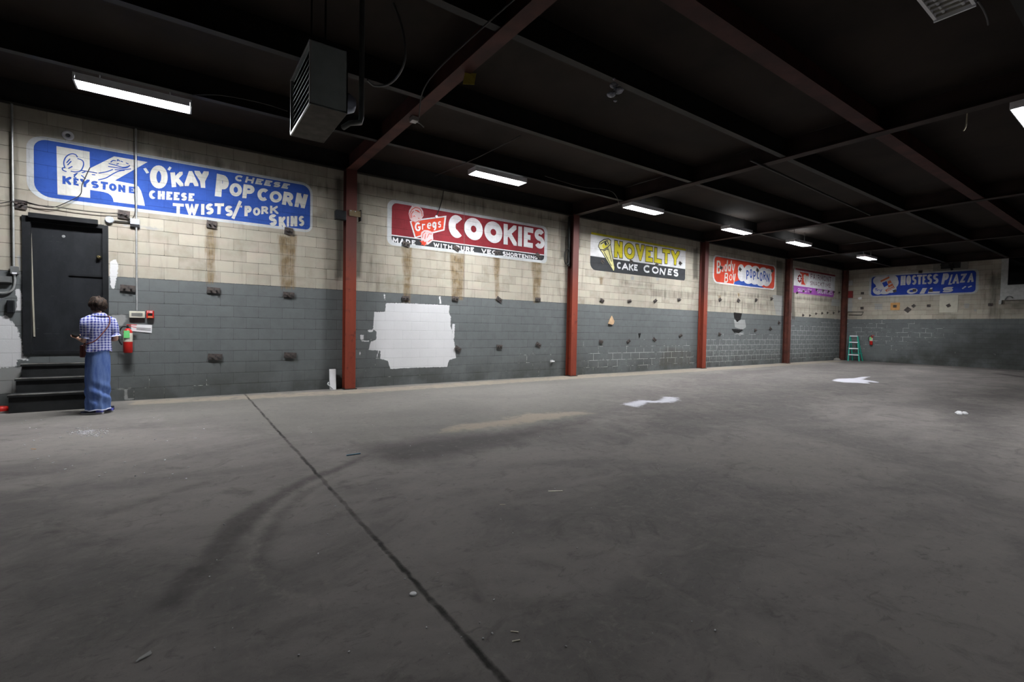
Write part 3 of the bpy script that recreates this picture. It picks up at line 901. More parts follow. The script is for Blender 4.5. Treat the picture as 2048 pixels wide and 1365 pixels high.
# ---- 1: the large blue one over the door
y0 = wl(53, 335).y; y1 = wl(625, 425).y
t = sign_thing((0, (y0 + y1) / 2, 3.6), 'large blue wall sign advertising popcorn and cheese twists, above the black door')
s = Sign('y', (90, 270), 8.530)
s.poly(MB(), rrect(y0, 3.118, y1, 4.075, (.2, .2, .14, .26)), 0, False).build('border', P_border, t)
s.poly(MB(), rrect(y0 + .08, 3.17, y1 - .045, 4.028, (.15, .16, .08, .2)), 1, False).build('panel', P_blue, t)
mb = MB()
s.poly(mb, [(197, 192), (762, 290), (772, 1080), (215, 1018)], 2)
s.poly(mb, [(764, 575), (1180, 368), (1750, 465), (1195, 780), (1550, 850), (1600, 890), (1640, 960), (1680, 1090), (1705, 1212), (1170, 1145), (1160, 1090), (1130, 1040), (1080, 1000), (1000, 975), (770, 940)], 2)
em_ = mb.build('emblem', P_cream, t)
mb = MB()
for ln in ([(340, 565), (322, 480), (345, 400), (400, 345), (470, 325), (530, 345), (555, 385)], [(555, 405), (640, 440), (660, 500), (640, 570), (600, 620), (520, 635), (440, 620)], [(350, 560), (300, 570), (310, 605), (370, 630)],
           [(490, 690), (545, 660), (500, 715), (540, 740)], [(620, 610), (700, 620), (890, 655)], [(630, 650), (690, 632)], [(915, 655), (1050, 632), (1160, 592)], [(910, 770), (1040, 738), (1160, 668), (1260, 622), (1360, 608)],
           [(1190, 595), (1300, 600), (1470, 582)], [(1085, 490), (1190, 515), (1330, 555), (1440, 535)], [(1078, 540), (1190, 558), (1300, 572), (1400, 560), (1450, 520)], [(1120, 470), (1160, 440), (1210, 445)], [(1235, 450), (1245, 425), (1275, 452)],
           [(1290, 450), (1330, 465)], [(1380, 480), (1425, 500)], [(1220, 505), (1260, 490)], [(620, 690), (695, 755)], [(800, 680), (860, 685)], [(385, 520), (450, 450)], [(370, 480), (430, 410)], [(470, 540), (400, 575)]):
    s.line(mb, [tuple(q_)[:2] for q_ in smooth([(x_, y_, 0) for x_, y_ in ln], 5)], .015, 3)
mb.build('line_drawing', P_blue, em_)
quads(s, MB(), [('K', (298, 700), (452, 722), (447, 857), (300, 838)), ('E', (485, 736), (575, 753), (577, 874), (487, 855)), ('Y', (598, 750), (765, 768), (745, 900), (618, 888)), ('S', (788, 782), (918, 795), (920, 920), (790, 908)),
                ('T', (952, 793), (1078, 812), (1068, 944), (950, 930)), ('O', (1093, 822), (1222, 840), (1222, 966), (1095, 950)), ('N', (1250, 845), (1372, 865), (1372, 990), (1250, 970)), ('E', (1430, 880), (1538, 888), (1538, 1008), (1430, 992))], .29, 3).build('lettering', P_blue, em_, )
s = Sign('y', (280, 310), 9.75)
mb = MB()
quads(s, mb, [('O', (190, 200), (540, 215), (540, 665), (195, 650))], .23, 2)
mb.mark()
quads(s, mb, [('K', (590, 345), (830, 330), (848, 612), (620, 635)), ('A', (850, 318), (1120, 318), (1140, 612), (870, 610)), ('Y', (1060, 310), (1340, 325), (1330, 650), (1130, 640))], .27, 2)
mb.mark(); s.line(mb, [(90, 262), (154, 358)], .042, 2); mb.mark(); s.line(mb, [(597, 240), (556, 298)], .034, 2)
s2 = Sign('y', (420, 330), 9.1)
mb.mark()
quads(s2, mb, [('P', (125, 160), (345, 210), (335, 600), (85, 570)), ('O', (355, 325), (582, 345), (580, 580), (355, 570)), ('P', (612, 350), (820, 380), (790, 620), (585, 605)), None, ('C', (862, 420), (1095, 440), (1060, 665), (862, 655)),
               ('O', (1085, 468), (1310, 490), (1305, 690), (1085, 685)), ('R', (1345, 485), (1520, 515), (1500, 755), (1305, 720)), ('N', (1580, 505), (1785, 545), (1720, 795), (1535, 760))], .27, 2)
mb.build_words('headline', P_cream, t)
mb = MB()
s2.word(mb, 'CHEESE', [(470, 178), (1460, 352), (1410, 440), (445, 290)], .30, 2, .25)
s.word(mb, 'CHEESE', [(178, 690), (1062, 755), (1050, 905), (178, 858)], .30, 2, .22)
mb.mark()
quads(s, mb, [('T', (640, 940), (855, 958), (850, 1155), (635, 1152)), ('W', (878, 955), (1145, 960), (1125, 1182), (900, 1178)), ('I', (1192, 960), (1255, 960), (1255, 1170), (1190, 1170)), ('S', (1285, 955), (1435, 945), (1435, 1160), (1278, 1168)),
              ('T', (1455, 945), (1640, 945), (1625, 1160), (1450, 1160))], .27, 2)
quads(s2, mb, [('S', (275, 745), (415, 745), (415, 940), (275, 935)), None, ('P', (628, 748), (755, 745), (760, 935), (625, 935)), ('O', (782, 775), (915, 780), (912, 925), (780, 925)), ('R', (935, 755), (1055, 755), (1058, 890), (930, 900)),
               ('K', (1092, 745), (1230, 750), (1245, 895), (1092, 885)), None, ('S', (1072, 905), (1215, 895), (1215, 1115), (1072, 1100)), ('K', (1248, 945), (1370, 945), (1378, 1140), (1252, 1130)), ('I', (1398, 940), (1440, 940), (1438, 1125), (1395, 1128)),
               ('N', (1465, 930), (1588, 935), (1588, 1120), (1462, 1120)), ('S', (1615, 930), (1715, 930), (1712, 1118), (1612, 1115))], .27, 2)
mb.mark(); s2.line(mb, [(555, 660), (415, 980)], .05, 2); mb.mark(); s2.line(mb, [(575, 745), (560, 775)], .025, 2)
mb.build_words('small_lettering', P_cream, t)

# ---- 2: maroon
y0 = wl(774.3, 445).y; y1 = wl(1094.3, 490).y
t = sign_thing((0, (y0 + y1) / 2, 3.55), 'maroon wall sign with huge white cookie lettering and a charcoal band')
s = Sign('y', (770, 390), 10.5); e = Sign('y', (880, 410), 9.309)
s.poly(MB(), rrect(y0, 3.062, y1, 4.052, (.17, .17, .12, .14)), 0, False).build('border', P_border, t)
zb = .5 * (s.at(95, 845)[1] + e.at(1955, 920)[1])
yi0, yi1 = y0 + .10, y1 - .10
s.poly(MB(), rrect(yi0, zb, yi1, 3.985, (.12, .12, 0, 0)), 1, False).build('panel', P_maroon, t)
s.poly(MB(), rrect(yi0, 3.13, yi1, zb - .022, (0, 0, .1, .1)), 1, False).build('lower_band', P_black, t)
s.poly(MB(), [(yi0, zb - .022), (yi1, zb - .022), (yi1, zb), (yi0, zb)], 1.2, False).build('dividing_line', P_white, t)
mb = MB()
quads(e, mb, [('C', (158, 168), (446, 215), (436, 640), (158, 590)), ('O', (448, 215), (794, 275), (794, 690), (448, 622)), ('O', (822, 282), (1158, 340), (1158, 742), (822, 678))], .345, 2)
quads(e, mb, [('K', (1183, 350), (1420, 390), (1426, 764), (1180, 733)), ('I', (1456, 400), (1525, 408), (1522, 777), (1446, 765)), ('E', (1560, 408), (1734, 438), (1724, 806), (1555, 778)), ('S', (1760, 438), (1942, 470), (1942, 832), (1758, 800))], .245, 2)
mb.build_words('headline', P_white, t)
mb = MB()
s.word(mb, 'MADE', [(160, 890), (637, 962), (637, 1062), (160, 1002)], .25, 2, .35)
s.word(mb, 'WITH', [(1018, 1003), (1408, 1058), (1408, 1146), (1018, 1092)], .26, 2, .25)
e.word(mb, 'PURE', [(290, 752), (628, 795), (628, 882), (290, 850)], .27, 2, .25)
e.word(mb, 'VEG', [(770, 812), (1052, 856), (1052, 926), (770, 900)], .25, 2, .2)
mb.mark(); e.line(mb, [(1085, 918), (1098, 930)], .03, 2)
e.word(mb, 'SHORTENING', [(1165, 866), (1815, 958), (1815, 1017), (1165, 952)], .25, 2, .16)
mb.build_words('small_lettering', P_white, t)
em_ = s.poly(MB(), [(518, 555), (800, 500), (1288, 438), (1245, 748), (1010, 808), (622, 912)], 2).build('emblem', P_white, t)
s.poly(MB(), [(550, 572), (800, 528), (1245, 472), (1220, 725), (1000, 778), (642, 882)], 3).build('emblem_field', P_red, em_)
mb = MB()
s.poly(mb, [(495, 400), (502, 330), (545, 265), (568, 218), (590, 240), (680, 230), (760, 280), (798, 350), (805, 440), (770, 500), (735, 545), (650, 605), (570, 560), (520, 510)], 4)
mb.mark()
s.poly(mb, [(748, 830), (762, 780), (820, 740), (900, 745), (960, 768), (1012, 800), (1002, 850), (1010, 930), (980, 985), (900, 1045), (820, 1060), (752, 960)], 4)
mb.build_words('emblem_shape', P_pink, em_)
mb = MB()
for ln in ([(540, 500), (515, 400), (560, 310), (640, 265), (720, 290), (770, 370), (775, 450)], [(560, 480), (550, 400), (600, 340)], [(630, 330), (700, 350), (735, 375)], [(590, 460), (610, 440), (630, 465)], [(690, 490), (720, 500)], [(560, 555), (640, 585), (720, 540)],
           [(780, 900), (790, 820), (840, 780)], [(830, 930), (850, 820)], [(880, 900), (920, 820), (980, 830)], [(900, 990), (950, 950), (990, 940)]):
    s.line(mb, ln, .014, 5)
s.poly(mb, [(625, 315), (690, 330), (735, 375), (690, 365)], 5)
mb.mark()
s.poly(mb, [(720, 960), (775, 985), (790, 955), (820, 990), (870, 990), (850, 1020), (890, 1045), (840, 1045), (825, 1080), (795, 1045), (750, 1055), (770, 1020)], 5)
mb.build_words('emblem_strokes', P_red, em_)
mb = MB()
quads(s, mb, [('G', (622, 580), (748, 578), (748, 772), (622, 762)), ('r', (772, 612), (850, 605), (845, 730), (775, 732)), ('e', (880, 590), (972, 578), (968, 715), (880, 718)), ('q', (985, 572), (1085, 560), (1082, 745), (990, 748)), ('s', (1110, 560), (1178, 550), (1172, 688), (1105, 692))], .2, 4)
mb.build('emblem_lettering', P_white, em_)

# ---- 3: white, yellow and charcoal
s = Sign('y', (1120, 430), 6.827)
y0 = wl(1180.5, 505).y; y1 = wl(1370.6, 530).y
zt = .5 * (s.at(430, 270)[1] + s.at(1712, 487)[1]); zm = .5 * (s.at(418, 570)[1] + s.at(1708, 733)[1]); z0 = .5 * (s.at(500, 765)[1] + s.at(1650, 888)[1])
t = sign_thing((0, (y0 + y1) / 2, 3.5), 'white and charcoal wall sign with yellow lettering and a painted cone')
s.poly(MB(), [(y0, zm), (y1, zm), (y1, zt), (y0, zt)], 0, False).build('panel', P_white, t)
s.poly(MB(), [(y0 + .02, zt), (y1, zt), (y1, zt + .06), (y0 + .02, zt + .06)], 0, False).build('top_stripe', P_yellow, t)
s.poly(MB(), rrect(y0, z0, y1, zm, (0, 0, .08, .22)), 0, False).build('lower_band', P_black, t)
L3 = [('N', (745, 352), (852, 372), (850, 590), (738, 577)), ('O', (875, 378), (1018, 402), (1018, 614), (875, 592)), ('V', (1034, 402), (1150, 416), (1134, 630), (1054, 617)), ('E', (1170, 427), (1262, 441), (1262, 647), (1167, 636)),
      ('L', (1290, 447), (1385, 462), (1385, 668), (1283, 646)), ('T', (1398, 462), (1500, 477), (1490, 670), (1400, 661)), ('Y', (1517, 482), (1630, 502), (1608, 690), (1530, 677))]
quads(s, MB(), L3, .26, 1, grow=.022).build('letter_outline', P_black, t)
quads(s, MB(), L3, .26, 2).build_words('headline', P_yellow, t)
mb = MB()
quads(s, mb, [('C', (776, 642), (838, 648), (838, 740), (776, 735)), ('A', (845, 655), (930, 662), (930, 755), (845, 748)), ('K', (940, 668), (1000, 675), (1000, 768), (940, 758)), ('E', (1010, 675), (1058, 680), (1058, 768), (1008, 760))], .26, 1)
mb.mark()
quads(s, mb, [('C', (1140, 682), (1235, 690), (1235, 795), (1140, 790)), ('O', (1255, 700), (1345, 712), (1345, 808), (1255, 800)), ('N', (1365, 725), (1445, 732), (1425, 825), (1358, 815)), ('E', (1478, 735), (1535, 740), (1520, 828), (1465, 820)), ('S', (1550, 740), (1615, 745), (1612, 850), (1545, 835))], .24, 1)
mb.build_words('small_lettering', P_white, t)
cone = s.poly(MB(), [(520, 430), (540, 375), (600, 335), (660, 328), (692, 350), (690, 410), (742, 720), (738, 765), (715, 755), (560, 500)], 1).build('cone_picture', P_paleyellow, t)
mb = MB()
for ln in ([(520, 430), (540, 375), (600, 335), (660, 328), (692, 350), (690, 400), (650, 440), (590, 480), (545, 475), (520, 430)], [(545, 480), (570, 510), (720, 758)], [(690, 410), (712, 560), (744, 720), (738, 765)], [(600, 510), (700, 700)], [(640, 480), (660, 470), (700, 640)], [(590, 500), (660, 450)],
           [(610, 370), (625, 420)], [(640, 360), (660, 390), (645, 420)], [(550, 400), (600, 370), (650, 350)]):
    s.line(mb, ln, .026, 2)
s.poly(mb, [(600, 385), (620, 360), (640, 400), (625, 430)], 2)
mb.build('cone_outline', P_black, cone)
s.poly(MB(), [(570, 420), (600, 390), (615, 430), (650, 400), (640, 440), (590, 465)], 2.3).build('cone_filling', P_yellow, cone)

# ---- 4: red and blue
s = Sign('y', (1420, 505), 14.63)
y0 = wl(1425.5, 540).y; y1 = wl(1550.8, 560).y
zt = .5 * (s.at(300, 110)[1] + s.at(1780, 362)[1]); z0 = .5 * (s.at(300, 912)[1] + s.at(1780, 1100)[1])
t = sign_thing((0, (y0 + y1) / 2, (z0 + zt) / 2), 'red and blue wall sign with a white popcorn cloud')
s.poly(MB(), rrect(y0, z0, y1, zt, (.2, .2, .2, .3)), 0, False).build('border', P_white, t)
s.poly(MB(), rrect(y0 + .085, z0 + .05, y1 - .085, zt - .05, (.16, .16, .16, .24)), 1, False).build('panel', P_red, t)
s.poly(MB(), [(715, 870), (800, 830), (870, 812), (1000, 850), (1100, 880), (1300, 910), (1480, 980), (1580, 1045), (1200, 1005), (690, 935)], 2).build('blue_hill', P_blue, t)
mb = MB()
for cx, cy, rx, ry in ((900, 480, 90, 130), (930, 640, 125, 215), (1120, 520, 130, 150), (1320, 540, 130, 145), (1550, 560, 130, 120), (1690, 600, 110, 125), (1700, 760, 105, 180), (1650, 880, 105, 115), (1480, 870, 125, 120), (1310, 840, 130, 105), (1120, 810, 135, 115)):
    s.ellp(mb, cx, cy, rx, ry, 3)
s.poly(mb, [(940, 480), (1740, 580), (1700, 900), (950, 800)], 3)
mb.build('cloud', P_white, t)
mb = MB()
quads(s, mb, [('B', (195, 240), (312, 240), (312, 628), (190, 625)), ('u', (330, 395), (392, 388), (385, 565), (335, 572)), ('d', (412, 230), (525, 228), (492, 565), (410, 568)), ('d', (520, 240), (640, 238), (602, 560), (515, 556)), ('y', (640, 340), (732, 338), (690, 625), (640, 625)),
              None, ('B', (430, 598), (532, 600), (520, 892), (410, 888)), ('o', (565, 640), (652, 640), (640, 828), (558, 826)), ('y', (672, 640), (752, 622), (712, 925), (665, 922))], .15, 2)
mb.build_words('script_lettering', P_cream, t)
quads(s, MB(), [('P', (1056, 524), (1132, 530), (1132, 800), (1054, 796)), ('O', (1155, 485), (1230, 490), (1230, 757), (1153, 752)), ('P', (1258, 550), (1332, 556), (1332, 816), (1256, 812)), ('C', (1364, 520), (1436, 530), (1434, 792), (1364, 782)),
                ('O', (1450, 580), (1527, 590), (1527, 852), (1450, 846)), ('R', (1553, 545), (1624, 556), (1624, 812), (1553, 802)), ('N', (1648, 610), (1734, 626), (1728, 877), (1648, 862))], .16, 4).build_words('headline', P_blue, t)

# ---- 5: white and purple
s = Sign('y', (1580, 535), 19.5)
y0 = wl(1587.2, 570).y; y1 = wl(1669.3, 580).y
zt = .5 * (s.at(190, 105)[1] + s.at(1740, 345)[1]); zm = .5 * (s.at(130, 735)[1] + s.at(1735, 893)[1]); z0 = .5 * (s.at(130, 985)[1] + s.at(1660, 1165)[1])
t = sign_thing((0, (y0 + y1) / 2, 3.4), 'white wall sign with faded serif lettering and a purple lower edge')
s.poly(MB(), [(y0, zm), (y1, zm), (y1, zt), (y0, zt)], 0, False).build('panel', P_white, t)
s.poly(MB(), [(y0 + .1, zt), (y1, zt), (y1, zt + .075), (y0 + .1, zt + .075)], 0, False).build('top_stripe', P_maroon, t)
s.poly(MB(), [(y0, z0), (y1 - .15, z0), (y1, zm), (y0, zm)], 0, False).build('lower_band', P_purple, t)
em_ = s.poly(MB(), [(375, 180), (722, 235), (722, 330), (600, 690), (430, 665), (470, 420)], 1).build('emblem', P_red, t)
mb = MB()
s.ellp(mb, 575, 380, 55, 105, 2); s.poly(mb, [(620, 330), (690, 330), (718, 480), (640, 690), (605, 640)], 2); s.poly(mb, [(515, 470), (600, 470), (600, 690), (560, 620)], 2); s.poly(mb, [(400, 230), (450, 280), (470, 400), (440, 540), (380, 640), (330, 600), (420, 420)], 2)
mb.build('emblem_leaf', P_cream, em_)
mb = MB()
for a in range(0, 360, 45): s.ellp(mb, 370 + 62 * math.cos(math.radians(a)), 440 + 120 * math.sin(math.radians(a)), 30, 42, 2.5, 10)
mb.build('emblem_flower', P_maroon, em_)
mb = MB()
s.word(mb, 'FAIRMONT', [(800, 248), (1605, 378), (1600, 585), (800, 452)], .16, 1, .3)
s.word(mb, 'SNACKTIME', [(785, 530), (1585, 640), (1580, 805), (785, 695)], .16, 1, .28)
mb.build_words('headline', P_greyred, t)
mb = MB()
s.word(mb, 'QUALITY', [(300, 815), (840, 845), (840, 985), (300, 935)], .16, 1, .2)
s.word(mb, 'SANDWICHES', [(1060, 870), (1650, 925), (1650, 1085), (1060, 1010)], .17, 1, .2)
mb.build_words('small_lettering', P_white, t)

# ---- 6: blue one on the far wall
s = Sign('x', (1730, 530), 8.533)
x0 = bk(1738.5, 572).x; x1 = bk(1957.5, 560).x
t = sign_thing(((x0 + x1) / 2, ROOM_L, 3.6), 'blue wall sign for oils on the far wall, beyond the step ladder')
s.poly(MB(), rrect(x0, 3.09, x1, 4.125, (.18, .18, .18, .18)), 0, False).build('border', X_grey, t)
s.poly(MB(), rrect(x0 + .085, 3.15, x1 - .085, 4.06, (.13, .13, .13, .13)), 1, False).build('panel', X_blue, t)
mb = MB()
for cx, cy, rx, ry in ((230, 275, 92, 78), (330, 240, 120, 52), (470, 240, 92, 62), (500, 300, 75, 90), (440, 400, 100, 80), (330, 430, 120, 75), (220, 440, 85, 70), (330, 330, 150, 120)): s.ellp(mb, cx, cy, rx, ry, 2)
cl = mb.build('cloud', X_white, t)
mb = MB()
s.poly(mb, [(262, 272), (412, 198), (422, 225), (275, 298)], 3); s.poly(mb, [(385, 285), (435, 262), (510, 395), (365, 462), (345, 430), (400, 400)], 3)
mb.build('package_picture', X_orange, cl)
s.poly(MB(), [(292, 310), (370, 278), (395, 345), (330, 385)], 3.4).build('package_window', X_blue, cl)
mb = MB()
s.poly(mb, [(400, 330), (455, 305), (462, 322), (408, 350)], 4); s.poly(mb, [(395, 395), (480, 355), (484, 366), (400, 408)], 4); s.poly(mb, [(372, 430), (490, 385), (494, 396), (378, 442)], 4)
mb.build('package_stripe', X_white, cl)
mb = MB()
for ln in ([(172, 415), (215, 400)], [(195, 405), (190, 450)], [(215, 425), (218, 450)], [(217, 438), (222, 426), (236, 424)], [(252, 422), (258, 442), (272, 440)], [(290, 415), (276, 452), (258, 472)]): s.line(mb, ln, .022, 4)
mb.build_words('script_lettering', X_blue, cl)
quads(s, MB(), [('H', (614, 193), (697, 184), (690, 346), (605, 352)), ('O', (708, 184), (787, 181), (785, 340), (705, 347)), ('S', (805, 180), (882, 175), (876, 337), (800, 342)), ('T', (890, 174), (977, 170), (967, 332), (888, 336)), ('E', (985, 170), (1057, 167), (1047, 329), (978, 331)),
                ('S', (1065, 164), (1152, 160), (1142, 327), (1060, 331)), ('S', (1165, 158), (1257, 154), (1252, 322), (1155, 327)), None, ('P', (1335, 150), (1445, 140), (1400, 330), (1300, 335)), ('L', (1470, 168), (1530, 160), (1480, 336), (1418, 342)), ('A', (1510, 165), (1622, 150), (1602, 320), (1490, 322)),
                ('Z', (1640, 158), (1742, 146), (1702, 300), (1618, 306)), ('A', (1765, 150), (1872, 134), (1852, 290), (1745, 302))], .20, 2).build_words('headline', X_white, t)
mb = MB()
quads(s, mb, [('O', (740, 400), (917, 398), (872, 496), (698, 497)), ('L', (1120, 390), (1310, 385), (1272, 482), (1068, 486)), ('S', (1350, 380), (1537, 371), (1484, 469), (1295, 473))], .30, 2)
s.poly(mb, [(985, 398), (1062, 395), (1012, 490), (930, 493)], 2); mb.mark(); s.line(mb, [(1660, 410), (1722, 366)], .05, 2); s.line(mb, [(1760, 385), (1822, 360)], .05, 2)
mb.build_words('small_lettering', X_white, t)


# ------------------------------------------------------------------ door and steps
black_paint = plain('black_door_paint', (.011, .012, .014), .5, var=.35, scale=5)
scuffed = NT('scuffed_black_paint', .5, spec=.35)
c = scuffed.mix(scuffed.ramp(scuffed.noise(scuffed.scale(scuffed.pos(), (1, 1, .5)), 5, 6, .7), .35, .7), (.009, .010, .0125), (.017, .019, .023))
scr = scuffed.ramp(scuffed.noise(scuffed.scale(scuffed.pos(), (1, 1, 7)), 6, 6, .75, .6), .64, .74, 0, .5)
scuffed.base(scuffed.mix(scr, c, (.16, .17, .17)))
brass = plain('brass', (.55, .45, .25), .25, .9, .1)
galv = plain('galvanised_conduit', (.46, .47, .47), .4, .6, .15, 10)
grey_box = plain('grey_box_paint', (.14, .145, .145), .5)
d = bpy.data.objects.new('door_1', None); d.location = (-.05, -1.41, .82); put(d); d['kind'] = 'structure'
MB().box((-.085, DOOR[0] + .02, .83), (-.04, DOOR[2] - .02, 2.79)).build('leaf', scuffed.m, d)
fr = MB()
fr.box((-.12, DOOR[0] - .07, .80), (.035, DOOR[0] + .02, 2.86)); fr.box((-.12, DOOR[2] - .02, .80), (.03, DOOR[2] + .05, 2.83)); fr.box((-.12, DOOR[0], 2.78), (.035, DOOR[2], 2.84))
fr.box((-.12, DOOR[0], .79), (.02, DOOR[2], .835))
fr.build('frame', black_paint, d)
MB().box((.03, DOOR[0] + .01, 2.83), (.10, DOOR[2] - .07, 2.90)).build('head_bar', black_paint, d)
q = wl(198, 515, -.04); MB().lathe((-.04, q.y, q.z), [(.03, 0), (.03, .012), (.012, .014), (.012, .03), (.026, .035), (.028, .055), (.015, .065)], 'x').build('knob', brass, d)
q = wl(198, 500, -.04); MB().box((-.04, q.y - .04, q.z - .16), (-.034, q.y + .05, q.z + .08)).build('lock_plate', black_paint, d)
q = wl(180, 552, -.04); MB().box((-.04, q.y - .24, q.z - .015), (-.02, q.y + .22, q.z + .015)).build('slide_bolt', black_paint, d)
q = wl(127, 473, -.04); MB().lathe((-.04, q.y, q.z), [(.022, 0), (.018, .006)], 'x', 12).build('peephole', galv, d)
strip = plain('bare_timber_strip', (.34, .32, .26), .7)
a = wl(64, 470, -.035); MB().obox((-.036, a.y - .0, 1.85), (.012, 0, 0), (0, .018, 0), (0, -.03, 1.6)).build('weather_strip', strip, d)

t = thing('entry_steps', (.35, -1.45, 0), 'black painted steps up to the black door', 'steps')
tread_m = plain('worn_black_step', (.016, .017, .018), .6, var=.4, scale=4)
nose_m = plain('worn_step_edge', (.115, .112, .108), .6, var=.5, scale=6)
for i, (xf, zt_, yl) in enumerate(((.66, .255, -1.94), (.44, .46, -1.91), (.23, .655, -1.89))):
    MB().box((.006, yl, 0 if i == 0 else (.255, .46)[i - 1]), (xf, -.97, zt_ - .03)).build('riser', tread_m, t)
    st = MB().box((.006, yl - .01, zt_ - .03), (xf + .02, -.96, zt_)).build('tread', tread_m, t)
    MB().box((xf - .07, yl - .012, zt_ - .006), (xf + .022, -.958, zt_ + .004)).build('nosing', nose_m, st)

# ------------------------------------------------------------------ conduits, boxes and wires on the near wall
def pipe(name, pts, r, mat, label, cat='pipe', group=None, loc=None):
    pts = [Vector(p) for p in pts]
    o = MB().tube([p - pts[0] for p in pts], r, 8).build(name, mat)
    o.location = pts[0]
    tag(o, label, cat, group); return o


def wmm(pts, x=.05): return [wl(px, py, x) for px, py in pts]


pipe('conduit', smooth([(.03, -2.0, 4.46), (.03, -2.0, 3.2), (.03, -2.0, 2.1), (.03, -1.99, 1.86), (.03, -2.04, 1.72), (.03, -2.2, 1.69), (.03, -2.6, 1.69)], 8), .014, galv, 'metal conduit left of the black door, bending off to the left', 'conduit')
t = thing('conduit_box', (.03, -1.99, 2.02), 'small grey box on the conduit left of the door', 'electrical box')
MB().box((.0, -2.03, 1.98), (.07, -1.95, 2.09)).build('body', grey_box, t, bevel=.004)
MB().box((.07, -2.01, 1.975), (.074, -1.96, 2.0)).build('cover_tab', white_metal, t)
o = MB().box((0, -.28, -.05), (.06, .06, .04)).build('cable_trunking', grey_box); o.location = (.003, -2.08, 1.9); tag(o, 'grey trunking box at the left edge of the photo', 'electrical box')
o = MB().box((0, -.04, -.09), (.05, .04, .1)).build('wall_socket', black_paint, bevel=.01); o.location = (.003, -2.035, 1.49); tag(o, 'black wall socket between white plaster patches left of the door', 'socket')
pipe('conduit', [(.03, -.575, 4.46), (.03, -.575, 1.49)], .013, galv, 'straight metal conduit crossing the large blue sign, right of the door', 'conduit')
q = wl(219, 440, .02)
t = thing('junction_box', (.0, q.y, q.z), 'round grey junction box at the top right corner of the door', 'electrical box')
MB().lathe((.003, q.y, q.z), [(.058, 0), (.058, .04), (.05, .045)], 'x', 8).build('body', plain('pale_box_grey', (.42, .45, .50), .5), t)
q2 = wl(270, 446, .02)
t = thing('junction_box', (.0, q2.y, q2.z), 'square grey junction box on the conduit under the blue sign', 'electrical box')
MB().box((.003, q2.y - .06, q2.z - .03), (.06, q2.y + .06, q2.z + .065)).build('body', bpy.data.materials['pale_box_grey'], t, bevel=.006)
MB().box((.003, q2.y - .06, q2.z - .07), (.05, q2.y + .06, q2.z - .031)).build('lower_half', black_paint, t)
pipe('conduit', [(.025, q.y + .06, q.z - .01), (.025, q2.y - .06, q2.z + .0)], .01, black_paint, 'short black conduit between the two grey junction boxes', 'conduit')
wire_m = plain('dark_cable', (.022, .020, .020), .6)
pipe('cable', smooth(wmm([(48, 404), (75, 411), (110, 414), (150, 420), (205, 426), (243, 428), (262, 440)])), .006, wire_m, 'dark cable sagging along the lower edge of the large blue sign', 'cable')
pipe('cable', smooth(wmm([(0, 407), (40, 402), (75, 410), (105, 415), (133, 405), (160, 390), (164, 370), (172, 352), (180, 335)], .064)), .006, wire_m, 'dark cable rising over the emblem of the large blue sign', 'cable')
pipe('cable', smooth(wmm([(267, 252), (268, 300), (269, 380), (270, 425), (262, 440)])), .005, wire_m, 'thin dark cable beside the straight conduit', 'cable')
q = wl(136, 271, .02)
t = thing('wall_vent', (0, q.y, q.z), 'small round white vent on the wall above the large blue sign', 'vent')
MB().lathe((.003, q.y, q.z), [(.07, 0), (.07, .03), (.055, .04), (.03, .03), (.03, .012)], 'x', 20).build('ring', white_metal, t)
MB().lathe((.004, q.y, q.z), [(.031, 0), (.031, .013)], 'x', 16).build('opening', black_paint, t)
p_ = wmm([(887, 382), (884, 400), (878, 420), (873, 431)], .03)
cut = pipe('cable', smooth(p_), .009, wire_m, 'short cut cable hanging over the emblem of the maroon sign', 'cable')
o = MB().lathe((0, 0, 0), [(.02, 0), (.035, .01), (.03, .035)], 'x', 10).build('end_plug', white_metal); o.parent = cut; o.location = Vector((.004, wl(872, 434).y, wl(872, 434).z)) - cut.location
pipe('wire', [wl(928, 385, .012), wl(928.5, 460, .012), wl(928, 600, .012)], .0045, plain('bare_wire', (.16, .12, .11), .5), 'thin upright wire running down across the maroon sign', 'wire')

# ------------------------------------------------------------------ fire alarm, notice, extinguishers
cream = plain('cream_plastic', (.55, .53, .45), .4)
red_pl = plain('red_enamel', (.52, .020, .016), .35, var=.08)
white_p = plain('white_card', (.70, .70, .72), .7, var=.04)
a, b = wl(258.5, 622.5, .02), wl(290, 636.5, .02)
t = thing('strobe_panel', (0, (a.y + b.y) / 2, (a.z + b.z) / 2), 'cream alarm sounder panel at the foot of the conduit', 'alarm')
MB().box((.003, a.y, b.z), (.05, b.y, a.z)).build('body', cream, t, bevel=.006)
MB().box((.05, a.y + .03, b.z + .03), (.054, b.y - .03, a.z - .03)).build('grille', plain('grille_grey', (.17, .17, .16), .5), t)
a, b = wl(293, 621.5, .02), wl(308, 637.5, .02)
t = thing('fire_pull_station', (0, (a.y + b.y) / 2, (a.z + b.z) / 2), 'small red FIRE alarm pull station beside the cream panel', 'alarm')
MB().box((.003, a.y, b.z), (.055, b.y, a.z)).build('body', red_pl, t, bevel=.005)
MB().box((.055, a.y + .02, b.z + .045), (.062, b.y - .02, b.z + .085)).build('handle_slot', black_paint, t)
MB().box((.055, a.y + .02, b.z + .012), (.06, b.y - .02, b.z + .038)).build('lower_tab', plain('orange_tab', (.60, .20, .09), .5), t)
mb = MB(); s = Sign('y', (0, 0), 1); W_ = b.y - a.y
class _Flat(Sign):
    def v3(s, p, layer): return Vector((.0562 + .0001 * (Sign.n_ % 5), p[0], p[1]))
s = _Flat('y', (0, 0), 1)
